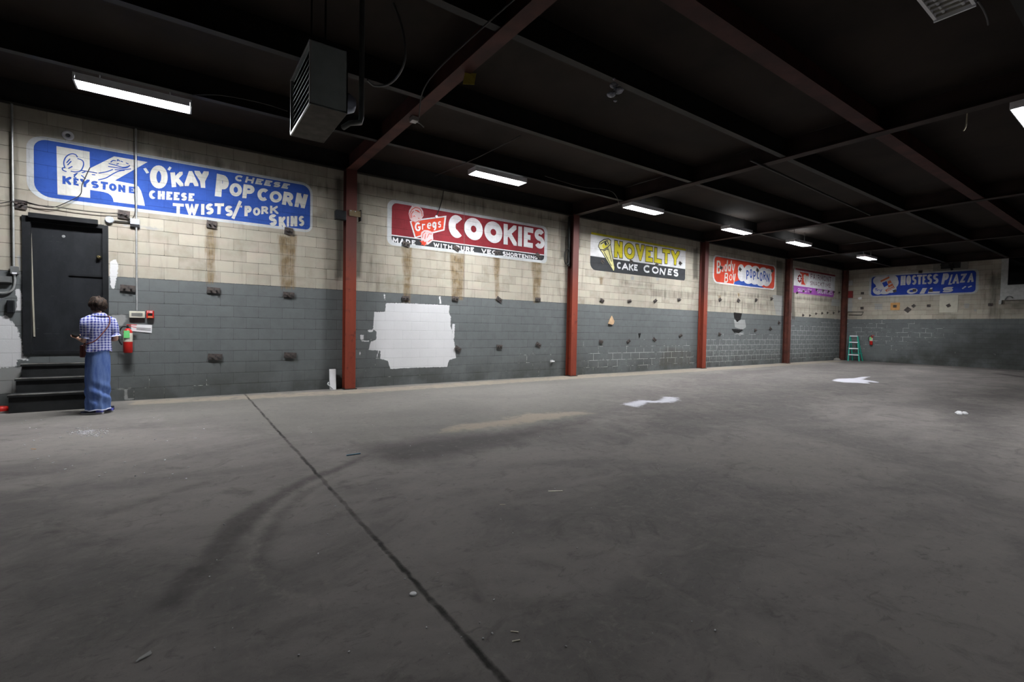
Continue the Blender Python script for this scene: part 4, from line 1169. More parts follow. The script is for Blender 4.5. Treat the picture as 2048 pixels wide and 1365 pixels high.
for i, ch in enumerate('FIRE'):
    y_ = a.y + .014 + i * (W_ - .028) / 4; wd_ = (W_ - .028) / 4 - .005
    s.glyph(mb, ch, [(y_, a.z - .008), (y_ + wd_, a.z - .008), (y_ + wd_, a.z - .036), (y_, a.z - .036)], .2, 0, px=False)
mb.build('lettering', white_p, t)
a = [wl(262, 649, .012), wl(304, 650.5, .012), wl(303.5, 666.5, .012), wl(262.5, 662.5, .012)]
t = thing('paper_notice', (0, a[0].y, a[0].z), 'white paper notice behind the near fire extinguisher', 'notice')
vs = [Vector((.004, q.y, q.z)) for q in a] + [Vector((.008, q.y, q.z)) for q in a]
MB().add(vs, [(0, 1, 2, 3), (7, 6, 5, 4), (0, 4, 5, 1), (1, 5, 6, 2), (2, 6, 7, 3), (3, 7, 4, 0)]).build('sheet', white_p, t)
mb = MB()
for k_ in range(3):
    f0 = .45 + .13 * k_
    p0 = vs[4].lerp(vs[7], f0 + .02).lerp(vs[5].lerp(vs[6], f0), .25); p1 = vs[4].lerp(vs[7], f0).lerp(vs[5].lerp(vs[6], f0), .95)
    mb.obox((p0 + p1) / 2 + Vector((.001, 0, 0)), (.0015, 0, 0), p1 - p0, (0, 0, .009))
mb.build('print_line', plain('print_grey', (.22, .22, .23), .7), t)


def extinguisher(base, s_, label, nrm):
    """base = foot of the cylinder; nrm points away from the wall"""
    t = thing('fire_extinguisher', base, label, 'fire extinguisher', 'red fire extinguishers hung on the walls')
    B = Vector(base); side_ = Vector((0, 0, 1)).cross(nrm)
    r = .062 * s_; h = .33 * s_
    body = MB().lathe(B, [(r * .85, 0), (r, .012), (r, h), (r * .9, h + .03 * s_), (r * .55, h + .055 * s_), (r * .3, h + .07 * s_)], 'z', 24).build('cylinder', red_pl, t)
    MB().lathe(B, [(r * 1.015, h * .55), (r * 1.015, h * .98)], 'z', 24).build('label_band', cream, body)
    top = B + Vector((0, 0, h + .07 * s_))
    MB().lathe(top, [(.018, 0), (.018, .04), (.012, .05)], 'z', 12).build('valve', black_paint, t)
    MB().obox(top + side_ * .05 + Vector((0, 0, .055)), side_ * .13, nrm * .018, Vector((0, 0, .012)) + side_ * .0).build('lever', red_pl, t)
    MB().obox(top + side_ * .05 + Vector((0, 0, .028)), side_ * .12 - Vector((0, 0, .03)), nrm * .016, Vector((0, 0, .01))).build('lever', red_pl, t)
    p = [top - side_ * .01 + Vector((0, 0, .025)), top - side_ * .07 + Vector((0, 0, .02)), top - side_ * .115 + Vector((0, 0, -.08)), top - side_ * .11 + Vector((0, 0, -.2)), top - side_ * .075 + Vector((0, 0, -.27))]
    MB().tube(smooth(p), .010, 8).build('hose', black_paint, t)
    MB().obox(B + nrm * (r + .008) - side_ * .01 + Vector((0, 0, h * .92)), side_ * .075, nrm * .003, Vector((0, 0, .12))).build('inspection_tag', plain('green_tag_' + str(len(COL.objects)), (.16, .62, .20), .7, var=.04), t)
    MB().obox(B - nrm * (r * .5 + (.09 * s_ - r) * .5 + .005) + Vector((0, 0, h * .9)), side_ * .04, nrm * (.09 * s_ - r + .03), Vector((0, 0, .08))).build('wall_bracket', black_paint, t)
    return t


q = wl(256, 706, .09)
extinguisher((.095, q.y, q.z), 1.0, 'red fire extinguisher with a green tag on the wall right of the door', Vector((1, 0, 0)))
q = bk(1742, 690, ROOM_L - .1)
extinguisher((q.x, ROOM_L - .095, q.z), 1.0, 'red fire extinguisher on the far wall right of the step ladder', Vector((0, -1, 0)))

# ------------------------------------------------------------------ anchor plates of the tie rods
rusty = NT('rusted_plate', .7, .3)
n_ = rusty.noise(rusty.obj(), 20, 5, .65)
rusty.base(rusty.mix(rusty.ramp(n_, .35, .65), (.050, .047, .047), (.105, .085, .078)))
rusty = rusty.m
ORD = ('first', 'second', 'third', 'fourth', 'fifth', 'sixth', 'seventh', 'eighth', 'ninth', 'tenth', 'eleventh', 'twelfth')


def anchor(p, nrm, sz, rot, label, group, second=True):
    t = thing('anchor_plate', p, label, 'anchor plate', group)
    u = Vector((0, 0, 1)).cross(nrm); z = Vector((0, 0, 1))
    a = math.radians(rot); e1 = math.cos(a) * u + math.sin(a) * z; e2 = -math.sin(a) * u + math.cos(a) * z
    P0 = Vector(p)
    MB().obox(P0 + nrm * .012, e1 * sz[0], e2 * sz[1], nrm * .012).build('plate', rusty, t)
    for k_ in ((-.22, .22) if second else (0,)):
        c0 = P0 + nrm * .018 + e1 * sz[0] * k_
        MB().tube([c0, c0 + nrm * .05], .014, 6).build('bolt', rusty, t)
    return t


def row(pts, bay, rowname, group, sz=(.17, .10), rot=None, second=True):
    for i, (px, py) in enumerate(pts):
        q = wl(px, py)
        lab = (f'leftmost anchor plate {rowname} {bay}' if i == 0 else f'{ORD[i]} anchor plate from left {rowname} {bay}') if len(pts) > 1 else f'single anchor plate {rowname} {bay}'
        if len(lab.split()) > 16: lab = lab.replace('in the row just ', '').replace('under the large', 'under the').replace(' from left in the ', ' of the ')
        anchor((.0105, q.y, q.z), Vector((1, 0, 0)), sz, random.uniform(-35, 35) if rot is None else rot, lab, group, second)


g1 = 'anchor plates in the first bay'
row([(41, 409.5), (248, 430), (423, 449.5), (577, 463)], 'the large blue sign', 'along the lower edge of', g1, (.15, .13), -4)
row([(256, 577), (427, 581), (577, 590)], 'on the grey paint under the large blue sign', 'in the upper row', g1, (.2, .1), -3)
row([(430, 714), (580, 711)], 'on the grey paint under the large blue sign', 'in the lower row', g1, (.22, .11), -4)
g2 = 'anchor plates in the second bay'
row([(812, 489), (912, 497), (994, 506), (1076, 512)], 'of the maroon sign', 'on the charcoal band', g2)
row([(811, 597), (910, 598), (997.5, 599.5), (1075, 599.5)], 'under the maroon sign', 'at the top of the grey paint', g2)
row([(915, 698), (998, 694), (1076, 690)], 'right of the white patch', 'low on the grey paint', g2)
g3 = 'anchor plates in the third bay'
row([(1203.5, 523.7), (1261, 523.7), (1312, 530), (1359.5, 527)], 'of the yellow lettered sign', 'on the charcoal band', g3, (.12, .10))
row([(1203, 601.5), (1258, 603), (1309.5, 602.5), (1357, 600)], 'under the yellow lettered sign', 'just above the grey paint', g3, (.15, .10))
row([(1201, 684), (1256, 683.5), (1308, 679.5), (1360, 672)], 'under the yellow lettered sign', 'low on the grey paint', g3, (.15, .10))
g4 = 'anchor plates in the fourth bay'
row([(1441, 536), (1479, 539), (1513.6, 540.5), (1543, 542)], 'the red and blue sign', 'on', g4, (.14, .12))
row([(1439, 600), (1476, 601.5), (1511, 600.5), (1542, 598)], 'under the red and blue sign', 'on the bare blocks', g4, (.14, .13))
row([(1438, 669), (1510, 661), (1540, 658), (1557, 646)], 'under the red and blue sign', 'on the grey paint', g4, (.14, .12))
g5 = 'rod ends in the fifth bay'
row([(1578.4, 584.6), (1593, 586), (1606, 583), (1620, 584), (1632, 580), (1645, 581.7), (1656, 583.5), (1666.7, 584.5), (1677.4, 585.5)], 'across the purple band', 'in the row', g5, (.11, .10), None, False)
row([(1605, 631), (1618.6, 631.4), (1631, 627.8), (1643, 627), (1654, 626), (1666, 626.4), (1676.7, 623.6), (1686, 624)], 'below the purple edged sign', 'in the row just above the grey paint', g5, (.11, .10), None, False)
for px, py, lab, rot in ((1725.3, 587, 'square anchor plate on the far wall left of the blue oil sign', 0), (1724.4, 616.7, 'square anchor plate just above the bent rail on the far wall', 5), (1790.4, 613, 'anchor plate fixed on the orange board', 0),
                         (1827.5, 612.3, 'tilted anchor plate with a pale mark below the blue oil sign', 40), (1815.6, 620, 'large tilted anchor plate lower than its neighbours on the far wall', 50), (1857.8, 612, 'faint anchor plate left of the cream board', 0),
                         (1897.4, 611.5, 'tilted anchor plate fixed on the cream board', 30), (1789.7, 582.5, 'anchor plate at the corner of the cloud on the blue oil sign', 20), (1829.3, 581, 'anchor plate in the round letter of the blue oil sign', 0),
                         (1841, 544.3, 'anchor plate on the top edge of the blue oil sign', 0), (1861.8, 581.6, 'anchor plate on the third letter of the blue oil sign', 0), (1981, 609.7, 'faint anchor plate under the white window surround', 0)):
    on_board = 'board' in lab and 'left of' not in lab
    q = bk(px, py)
    anchor((q.x, ROOM_L - (.028 if on_board else .011), q.z), Vector((0, -1, 0)), (.21, .20) if 'large' in lab else (.13, .12), rot, lab, 'anchor plates on the far wall', False)

# ------------------------------------------------------------------ far wall: boards, rail, boxes, fan, window
def board(name, x0, y0, x1, y1, th, mat, label, cat):
    a, b = bk(x0, y0), bk(x1, y1)
    o = MB().box((-abs(b.x - a.x) / 2, 0, -abs(a.z - b.z) / 2), (abs(b.x - a.x) / 2, th, abs(a.z - b.z) / 2)).build(name, mat)
    o.location = ((a.x + b.x) / 2, ROOM_L - th - .002, (a.z + b.z) / 2); tag(o, label, cat); return o


board('wall_board', 1880, 591.5, 1915.5, 625, .02, plain('cream_board', (.50, .48, .40), .7, var=.06), 'square cream board on the far wall under the blue oil sign', 'board')
board('wall_board', 1781.5, 606, 1799.5, 620.5, .02, plain('orange_board', (.50, .27, .10), .7), 'small orange board on the far wall under the blue oil sign', 'board')
board('alarm_box', 1696, 583, 1706, 596, .12, plain('dull_red_box', (.22, .03, .03), .5), 'dull red box beside the corner column', 'box')
board('wall_plate', 1697, 562, 1705.5, 571, .04, plain('pale_plate', (.38, .38, .38), .6), 'pale square plate above the dull red box in the corner', 'plate')
pts = [bk(1696, 624.5, ROOM_L - .03), bk(1696, 624.5, ROOM_L - .25), bk(1727, 624.5, ROOM_L - .25), bk(1723, 631, ROOM_L - .25), bk(1698, 631, ROOM_L - .25), bk(1698, 631, ROOM_L - .03)]
pipe('bent_rail', pts, .018, soot, 'dark bent rail fixed to the far wall above the step ladder', 'rail')
a, b = bk(1868, 513), bk(1936, 541)
t = thing('exhaust_fan', ((a.x + b.x) / 2, ROOM_L, (a.z + b.z) / 2), 'dark exhaust fan in a pale frame above the blue oil sign', 'fan')
cx_, cz_ = (a.x + b.x) / 2, (a.z + b.z) / 2 + .05
fm = plain('fan_frame_grey', (.20, .19, .17), .7)
w_, h_ = (b.x - a.x) / 2, (a.z - b.z) / 2
fr = MB()
for bx in ((cx_ - w_, cz_ - h_, cx_ - w_ * .55, cz_ + h_ * .9), (cx_ + w_ * .6, cz_ - h_, cx_ + w_, cz_ + h_ * .9), (cx_ - w_ * .55, cz_ + h_ * .7, cx_ + w_ * .6, cz_ + h_ * .9), (cx_ - w_ * .55, cz_ - h_, cx_ + w_ * .6, cz_ - h_ * .8)):
    fr.box((bx[0], ROOM_L - .06, bx[1]), (bx[2], ROOM_L - .003, bx[3]))
fr.build('frame', fm, t)
MB().box((cx_ - w_ * .55, ROOM_L - .02, cz_ - h_ * .8), (cx_ + w_ * .6, ROOM_L - .004, cz_ + h_ * .7)).build('recess', black_paint, t)
MB().lathe((cx_, ROOM_L - .09, cz_ - .05), [(.07, 0), (.09, .04), (.09, .07)], 'y', 14).build('motor', soot, t)
for k_ in range(4):
    an = math.radians(20 + 90 * k_); e1 = Vector((math.cos(an), 0, math.sin(an))); e2 = Vector((-math.sin(an), .35, math.cos(an)))
    MB().obox(Vector((cx_, ROOM_L - .06, cz_ - .05)) + e1 * .2, e1 * .25, e2 * .14, Vector((0, .006, 0))).build('blade', white_metal if k_ == 1 else soot, t)
wn = bpy.data.objects.new('window_1', None); wn.location = (6.6, ROOM_L, 3.6); put(wn); wn['kind'] = 'structure'
a = bk(2002, 603)
xw0, xw1, zw0, zw1 = bk(2001, 600).x, 9.0, 2.78, 4.55
gx, gz = bk(2017.5, 540).x, bk(2030, 570).z
wp_m = plain('window_white_paint', (.42, .43, .42), .6)
mb = MB(); mb.box((xw0, ROOM_L - .10, zw0), (xw1, ROOM_L - .003, gz)); mb.box((xw0, ROOM_L - .10, gz), (gx, ROOM_L - .003, zw1)); mb.box((8.6, ROOM_L - .10, gz), (xw1, ROOM_L - .003, zw1)); mb.box((gx, ROOM_L - .10, zw1 - .06), (8.6, ROOM_L - .003, zw1))
mb.build('surround', wp_m, wn)
dg = NT('dark_glass', .08, spec=.5); dg.base((.006, .006, .006))
MB().box((gx, ROOM_L - .05, gz), (8.6, ROOM_L - .004, zw1 - .06)).build('pane', dg.m, wn)
MB().box((xw0 - .03, ROOM_L - .11, zw0 - .16), (xw0 + .05, ROOM_L - .003, zw0)).build('bracket', wp_m, wn)
MB().tube(smooth([bk(2010, 600, ROOM_L - .14), bk(2015, 594, ROOM_L - .14), bk(2022, 594, ROOM_L - .14), bk(2026, 597, ROOM_L - .14)]), .022, 8).build('handle', grey_box, wn)

# ------------------------------------------------------------------ step ladder
teal = plain('green_fibreglass', (.030, .33, .25), .45)
LY = 26.55
t = thing('step_ladder', (.55, LY, 0), 'green step ladder with white treads in the far corner', 'ladder')
xl, xr = bk(1696.5, 715, LY).x, bk(1718.5, 716, LY).x
xtl, xtr = bk(1699.5, 676, LY + .25).x, bk(1714.5, 676, LY + .25).x
H_ = 1.22
def rail_(x0, yy0, x1, yy1, name):
    MB().obox(((x0 + x1) / 2, (yy0 + yy1) / 2, H_ / 2), (.045, 0, 0), (0, .03, 0), (x1 - x0, yy1 - yy0, H_)).build(name, teal, t)
rail_(xl, LY, xtl, LY + .28, 'front_rail'); rail_(xr, LY, xtr, LY + .28, 'front_rail')
rail_(xl - .03, LY + .60, xtl, LY + .34, 'rear_rail'); rail_(xr - .06, LY + .60, xtr - .02, LY + .34, 'rear_rail')
for k_ in range(4):
    f_ = (k_ + 1) / 4.05
    MB().obox((((xl + xr) / 2) * (1 - f_) + (xtl + xtr) / 2 * f_, LY + .28 * f_ + .01, H_ * f_), ((xr - xl) * (1 - f_) + (xtr - xtl) * f_, 0, 0), (0, .08, 0), (0, 0, .045)).build('tread' if k_ < 3 else 'top_cap', white_metal, t)
MB().box((xl - .02, LY + .5, .35), (xr - .05, LY + .53, .38)).build('rear_brace', teal, t)
o = MB().lathe((0, 0, 0), [(.16, 0), (.13, .09), (.05, .13)], 'z', 10).build('rubble_heap', plain('grey_rubble', (.16, .15, .14), .9)); o.location = (.2, 26.2, 0); tag(o, 'small grey heap at the foot of the corner column', 'rubble')

# ------------------------------------------------------------------ things standing or fixed by the columns
a, b = wl(660, 735, .12), wl(672, 735, .12)
t = thing('carton_panel', (.12, (a.y + b.y) / 2, 0), 'tall narrow white carton leaning at the wall left of the nearest column', 'box')
MB().obox((.10, (a.y + b.y) / 2, .205), (.05, 0, 0), (0, b.y - a.y, 0), (-.05, 0, .41)).build('carton', white_p, t)
MB().tube(smooth([(.15, a.y - .03, .16), (.16, a.y - .05, .12), (.16, a.y - .01, .08), (.165, a.y + .05, .03)]), .012, 6).build('plastic_scrap', plain('clear_plastic', (.6, .62, .64), .3), t)
t = thing('column_speaker', (.2, 2.68, 3.56), 'black box strapped high on the nearest red column', 'box')
q = wl(681, 431, .2)
MB().box((.12, q.y - .10, q.z - .09), (.25, 2.745, q.z + .09)).build('body', black_paint, t, bevel=.008)
t = thing('column_bracket', (.2, 3.0, 3.55), 'brass coloured bracket on the nearest red column beside the black box', 'bracket')
MB().box((.235, 2.80, 3.51), (.25, 3.03, 3.63)).build('plate', plain('dull_brass', (.16, .12, .07), .6, .3), t)
MB().box((.10, 3.03, 3.44), (.25, 3.045, 3.66)).build('flange', black_paint, t)
for k_ in (2.83, 2.92): MB().lathe((.25, k_, 3.61), [(.012, 0), (.010, .015)], 'x', 8).build('bolt', galv, t)
q = wl(1128, 540, .15)
pts = [(.15, 8.83, 3.45), (.15, 8.72, 3.5), (.17, 8.62, 3.38), (.17, 8.60, 3.2), (.17, 8.66, 3.08), (.15, 8.78, 3.12), (.15, 8.80, 3.24)]
pipe('hanging_cable', smooth(pts), .012, wire_m, 'loop of black cable on the second red column', 'cable')
pipe('downpipe', [(.09, 8.82, 4.4), (.09, 8.82, 3.05)], .035, soot, 'black pipe beside the second red column', 'pipe')  # dark strip added where the column recess lies in shade
q = wl(1223, 641)
pts = [wl(1223.5, 632, .02), wl(1228.5, 643, .02), wl(1227, 648, .02), wl(1223, 650, .02), wl(1216.5, 648, .02), wl(1219, 641, .02)]
b_ = MB(); f_ = [Vector((.004, p.y, p.z)) for p in pts]; g_ = [Vector((.03 + .02 * (i > 2), p.y, p.z)) for i, p in enumerate(pts)]
b_.add(f_ + g_, [tuple(range(6)), tuple(reversed(range(6, 12)))] + [(i, i + 6, (i + 1) % 6 + 6, (i + 1) % 6) for i in range(6)])
t = thing('cardboard_piece', (.0, q.y, q.z), 'teardrop piece of tan board on the grey wall under the yellow lettered sign', 'board')
b_.build('board_piece', plain('tan_board', (.48, .33, .20), .8), t)

# ------------------------------------------------------------------ hanging from the roof
heat_m = plain('heater_grey', (.36, .41, .41), .45, var=.08, spec=.4)
t = thing('unit_heater', (4.83, 1.17, 4.0), 'grey box shaped unit heater hanging from the roof', 'heater')
hx0, hx1, hy0, hy1, hz0, hz1 = 4.35, 5.28, 1.0, 1.335, 3.36, 3.955
mb = MB()
for bx in (((hx0, hy0, hz1 - .012), (hx1, hy1, hz1)), ((hx0, hy0, hz0 + .003), (hx1, hy1, hz0 + .012)), ((hx0, hy0, hz0), (hx0 + .012, hy1, hz1)), ((hx1 - .012, hy0, hz0), (hx1, hy1, hz1)), ((hx0, hy1 - .012, hz0), (hx1, hy1, hz1))): mb.box(*bx)
mb.build('casing', heat_m, t)
MB().box((hx0 + .002, hy0 + .002, hz0 - .002), (hx1 - .002, hy1 - .002, hz0 + .003)).build('underside', plain('dirty_brown_panel', (.060, .053, .043), .7, var=.25), t)  # underside coloured darker and browner than the casing
rim = MB()
for bx in (((hx0, hy0 - .012, hz0), (hx1, hy0, hz0 + .02)), ((hx0, hy0 - .012, hz1 - .014), (hx1, hy0, hz1)), ((hx0, hy0 - .012, hz0), (hx0 + .014, hy0, hz1)), ((hx1 - .014, hy0 - .012, hz0), (hx1, hy0, hz1))): rim.box(*bx)
rim.build('rim', plain('bright_edge', (.55, .55, .55), .3, .5), t)
lv = plain('heater_louvre_dark', (.013, .016, .015), .5)
for k_ in range(9):
    zz = hz0 + .06 + k_ * (hz1 - hz0 - .1) / 8
    MB().obox(((hx0 + hx1) / 2, hy0 + .04, zz), (hx1 - hx0 - .04, 0, 0), (0, .06, .03), (0, -.002, .004)).build('louvre', lv, t)
MB().box((hx0 + .02, hy0 + .1, hz0 + .02), (hx1 - .02, hy0 + .11, hz1 - .02)).build('coil', lv, t)
MB().lathe((4.95, hy1, 3.60), [(.10, 0), (.10, .10), (.07, .16), (.02, .17)], 'y', 16).build('fan_motor', plain('motor_blue_grey', (.20, .22, .28), .35, .5), t)
for xx in (4.5, 5.1): MB().tube([(xx, 1.17, hz1), (xx, 1.17, 4.80)], .01, 6).build('hanger', soot, t)
q0 = hit(735, 232, 1, 1.55); qt = hit(724, 70, 1, 1.55); ql = hit(690, 256, 1, 1.40)
pipe('gas_pipe', [(qt.x, 1.55, 4.8), (qt.x, 1.55, q0.z + .06), (qt.x, 1.54, q0.z), (ql.x + .1, 1.42, ql.z + .02), (ql.x, 1.38, ql.z)], .028, plain('pipe_grey', (.10, .105, .105), .4, .4), 'grey pipe dropping from the roof to the unit heater', 'pipe')
for nm, pts, r, lab in (('cable', [hit(775, -20, 1, 1.9), hit(800, 40, 1, 1.9), hit(811, 100, 1, 1.9), hit(803, 140, 1, 1.9), hit(780, 167, 1, 1.9), hit(750, 172, 1, 1.8), hit(735, 160, 1, 1.7)], .012, 'grey cable looping down beside the unit heater'),
                        ('cable', [fl(1034, -6, 4.40), fl(962, 58, 4.40), fl(875, 140, 4.40), fl(845, 185, 4.38), fl(838, 235, 4.36)], .009, 'thin cable strung along the nearest red roof beam'),
                        ('cable', [fl(870, 352, 4.44), fl(940, 322, 4.44), fl(1010, 288, 4.44), fl(1040, 272, 4.44)], .008, 'cable crossing the roof behind the second lit tube light'),
                        ('cable', [fl(1090, 352, 4.44), fl(1160, 373, 4.44), fl(1215, 380, 4.42), fl(1232, 392, 4.42), fl(1238, 410, 4.41)], .008, 'cable drooping to the third lit tube light'),
                        ('pipe', [fl(1500, 320, 4.42), fl(1740, 430, 4.42)], .02, 'thin pipe running lengthwise under the roof'),
                        ('cable', [fl(385, 190, 4.44), fl(440, 190, 4.44), fl(520, 205, 4.44), fl(575, 222, 4.44)], .008, 'cable leading from the nearest lit tube light to the heater'),
                        ):
    pipe(nm, smooth(pts), r, wire_m if 'loop' not in lab else plain('grey_cable', (.11, .11, .11), .5), lab, 'cable' if nm == 'cable' else 'pipe')
q = fl(952, 166, 4.40)
o = MB().obox((0, 0, -.07), (.004, 0, .002), (.02, .15, .03), (.01, -.03, -.15)).build('paper_tag', plain('yellow_paper', (.45, .36, .06), .7)); o.location = (q.x + .08, 2.935, 4.446); tag(o, 'yellow paper tag hanging from the nearest roof beam', 'paper')
q = fl(828, 240, 4.40)
t = thing('beam_junction_box', (q.x, q.y, 4.40), 'small white junction box under the nearest roof beam', 'electrical box')
MB().box((q.x - .06, q.y - .05, 4.37), (q.x + .06, q.y + .05, 4.438)).build('body', plain('off_white', (.40, .39, .38), .5), t, bevel=.008)
MB().tube(smooth([(q.x, q.y + .05, 4.38), (q.x - .05, q.y + .12, 4.39), (q.x - .02, q.y + .17, 4.34)]), .006, 6).build('wire_end', galv, t)
q = fl(1228, 165, 4.40)
bm_ = MB()
for sx, sy, sz_, rr in ((0, 0, -.10, .055), (.03, .05, -.16, .07), (-.02, -.02, -.21, .06), (0, .03, -.28, .025), (.0, .0, -.02, .02)):
    bm_.lathe((sx, sy, sz_ - rr * .6), [(.004, 0), (rr * .7, rr * .3), (rr, rr * .7), (rr * .6, rr * 1.1), (.005, rr * 1.3)], 'z', 9)
o = bm_.build('plastic_rag', plain('torn_plastic', (.34, .35, .40), .4, var=.4, scale=30)); o.location = (q.x, q.y, 4.46); tag(o, 'torn grey plastic rag hanging from a purlin', 'rag')
q = hit(1932, 262, 0, 8.1); q2 = hit(1936, 190, 0, 8.1)
pipe('pull_rope', smooth([(8.1, q2.y, 4.8), (8.1, q2.y, q2.z), (8.1, q.y + .0, q.z + .1), (8.08, q.y - .03, q.z)]), .008, plain('pale_cord', (.38, .34, .26), .7), 'frayed pale cord dangling from the roof near the right edge', 'cord')
pts = [fl(1955, 2, 4.43), fl(1966, 18, 4.40), fl(1974, 36, 4.36), fl(1977, 50, 4.32)]
pipe('loose_flex', smooth(pts), .008, plain('grey_cord', (.14, .14, .14), .6), 'loose flex at the end of the unlit tube light', 'cord')

# ------------------------------------------------------------------ small litter on the floor
def litter(name, px, py, mb, mat, label, cat='litter', z=0.0, group=None):
    q = fl(px, py); o = mb.build(name, mat); o.location = (q.x, q.y, z); tag(o, label, cat, group); return o


litter('bottle_cap', 826, 1189.5, MB().lathe((0, 0, 0), [(.017, 0), (.0175, .004), (.015, .0065), (.006, .006)], 'z', 18), white_p, 'white bottle cap lying on the floor near the joint', 'bottle cap')
b_ = MB()
for sx, sy, rr in ((0, 0, .05), (.06, .04, .045), (.02, -.07, .035), (-.03, .09, .03)): b_.lathe((sx, sy, 0), [(rr, 0), (rr * 1.1, rr * .5), (rr * .5, rr)], 'z', 7)
litter('crumpled_paper', 1918, 828.5, b_, white_p, 'crumpled white paper on the floor at the right', 'paper')
pen = MB().tube([(0, -.07, .006), (0, .07, .006)], .006, 8)
o = litter('pen', 707, 910.5, pen, plain('blue_plastic', (.20, .36, .50), .4), 'pale blue pen lying on the floor beyond the joint', 'pen')
straw = plain('straw', (.62, .58, .47), .7)
for px, py, dx, dy, lab in ((1111, 983, .03, .05, 'short pale straw on the floor in the middle'), (1005, 1010.5, .012, .018, 'pale seed husk on the floor left of the short straw'), (1029, 1265, .012, .012, 'upper of two pale slivers on the near floor'), (1032, 1283, .006, .016, 'lower of two pale slivers on the near floor'),
                            (67, 899, .02, .02, 'orange crumb on the floor at the left')):
    litter('floor_scrap', px, py, MB().obox((0, 0, .002), (dx * 2, dy * 2, .002), (-dy * .3, dx * .3, 0), (0, 0, .0025)), straw if 'orange' not in lab else plain('orange_bit', (.5, .22, .04), .6), lab)
litter('paper_scrap', 291, 1312, MB().poly([(-.02, .015, .004), (.0, .02, .004), (.012, .012, .004), (.03, -.03, .005), (.012, -.02, .006)]).poly([(-.02, .015, .001), (.0, .02, .001), (.012, .012, .001), (.03, -.03, .001), (.012, -.02, .001)]), plain('grey_paper', (.30, .30, .29), .8), 'torn grey paper scrap on the near floor', 'paper')
litter('paper_scrap', 1108, 724, MB().box((-.05, -.05, 0), (.05, .06, .03)), white_p, 'white paper scrap at the foot of the wall left of the second column', 'paper').location = (.012, wl(1103, 724).y, wl(1103, 724).z)
litter('red_lid', 2, 822, MB().lathe((0, 0, 0), [(.09, 0), (.09, .05), (.07, .06)], 'z', 16), red_pl, 'red plastic lid on the floor at the left edge', 'lid')
fb = MB(); rnd = random.Random(3)
for k_ in range(230):
    if k_ < 120:
        px = rnd.gauss(175, 20); py = rnd.gauss(866, 4)
    elif k_ < 170: px, py = rnd.uniform(40, 420), rnd.uniform(830, 960)
    else: px, py = rnd.uniform(400, 1500), rnd.uniform(840, 1330)
    q = fl(px, py); s_ = rnd.uniform(.004, .012) * (1 if k_ < 170 else .45); an = rnd.uniform(0, 6.28)
    e1 = Vector((math.cos(an), math.sin(an), 0)) * s_ * rnd.uniform(1, 2.6); e2 = Vector((-math.sin(an), math.cos(an), 0)) * s_
    fb.obox((q.x, q.y, .003), e1, e2, (0, 0, .004))
o = fb.build('plaster_flakes', plain('plaster_flake', (.55, .55, .56), .9)); o['kind'] = 'stuff'; tag(o, 'white plaster flakes scattered on the floor, thickest near the person', 'flakes')


# ------------------------------------------------------------------ the person at the foot of the steps
skin = NT('skin', .5, spec=.3); skin.base((.60, .36, .27)); skin = skin.m
pr = math.radians(96.3)
person = thing('person', (1.2, -.93, 0), 'person in a blue checked shirt and wide denim trousers, seen from behind at the steps', 'person', rz=pr)
FD = Vector((-.55, .835, 0)); RD = Vector((.835, .55, 0))


def pv(a, b, z): return RD * a + FD * b + Vector((0, 0, z))      # a: to the body's right, b: forward


class Skin:
    def __init__(s): s.v = []; s.e = []; s.r = []

    def pt(s, p, r, par=None):
        s.v.append(Vector(p)); s.r.append(r if isinstance(r, tuple) else (r, r))
        if par is not None: s.e.append((par, len(s.v) - 1))
        return len(s.v) - 1

    def chain(s, par, pts):
        for p, r in pts: par = s.pt(p, r, par)
        return par

    def build(s, name, mat, parent, root=0, sub=2):
        me = bpy.data.meshes.new(name); me.from_pydata([tuple(v) for v in s.v], s.e, []); me.materials.append(mat)
        o = bpy.data.objects.new(name, me); put(o, parent)
        md = o.modifiers.new('skin', 'SKIN'); md.use_smooth_shade = True
        sv = me.skin_vertices[0].data
        for i, r in enumerate(s.r): sv[i].radius = r; sv[i].use_root = (i == root)
        o.modifiers.new('sub', 'SUBSURF').levels = sub; o.modifiers['sub'].render_levels = sub
        return o


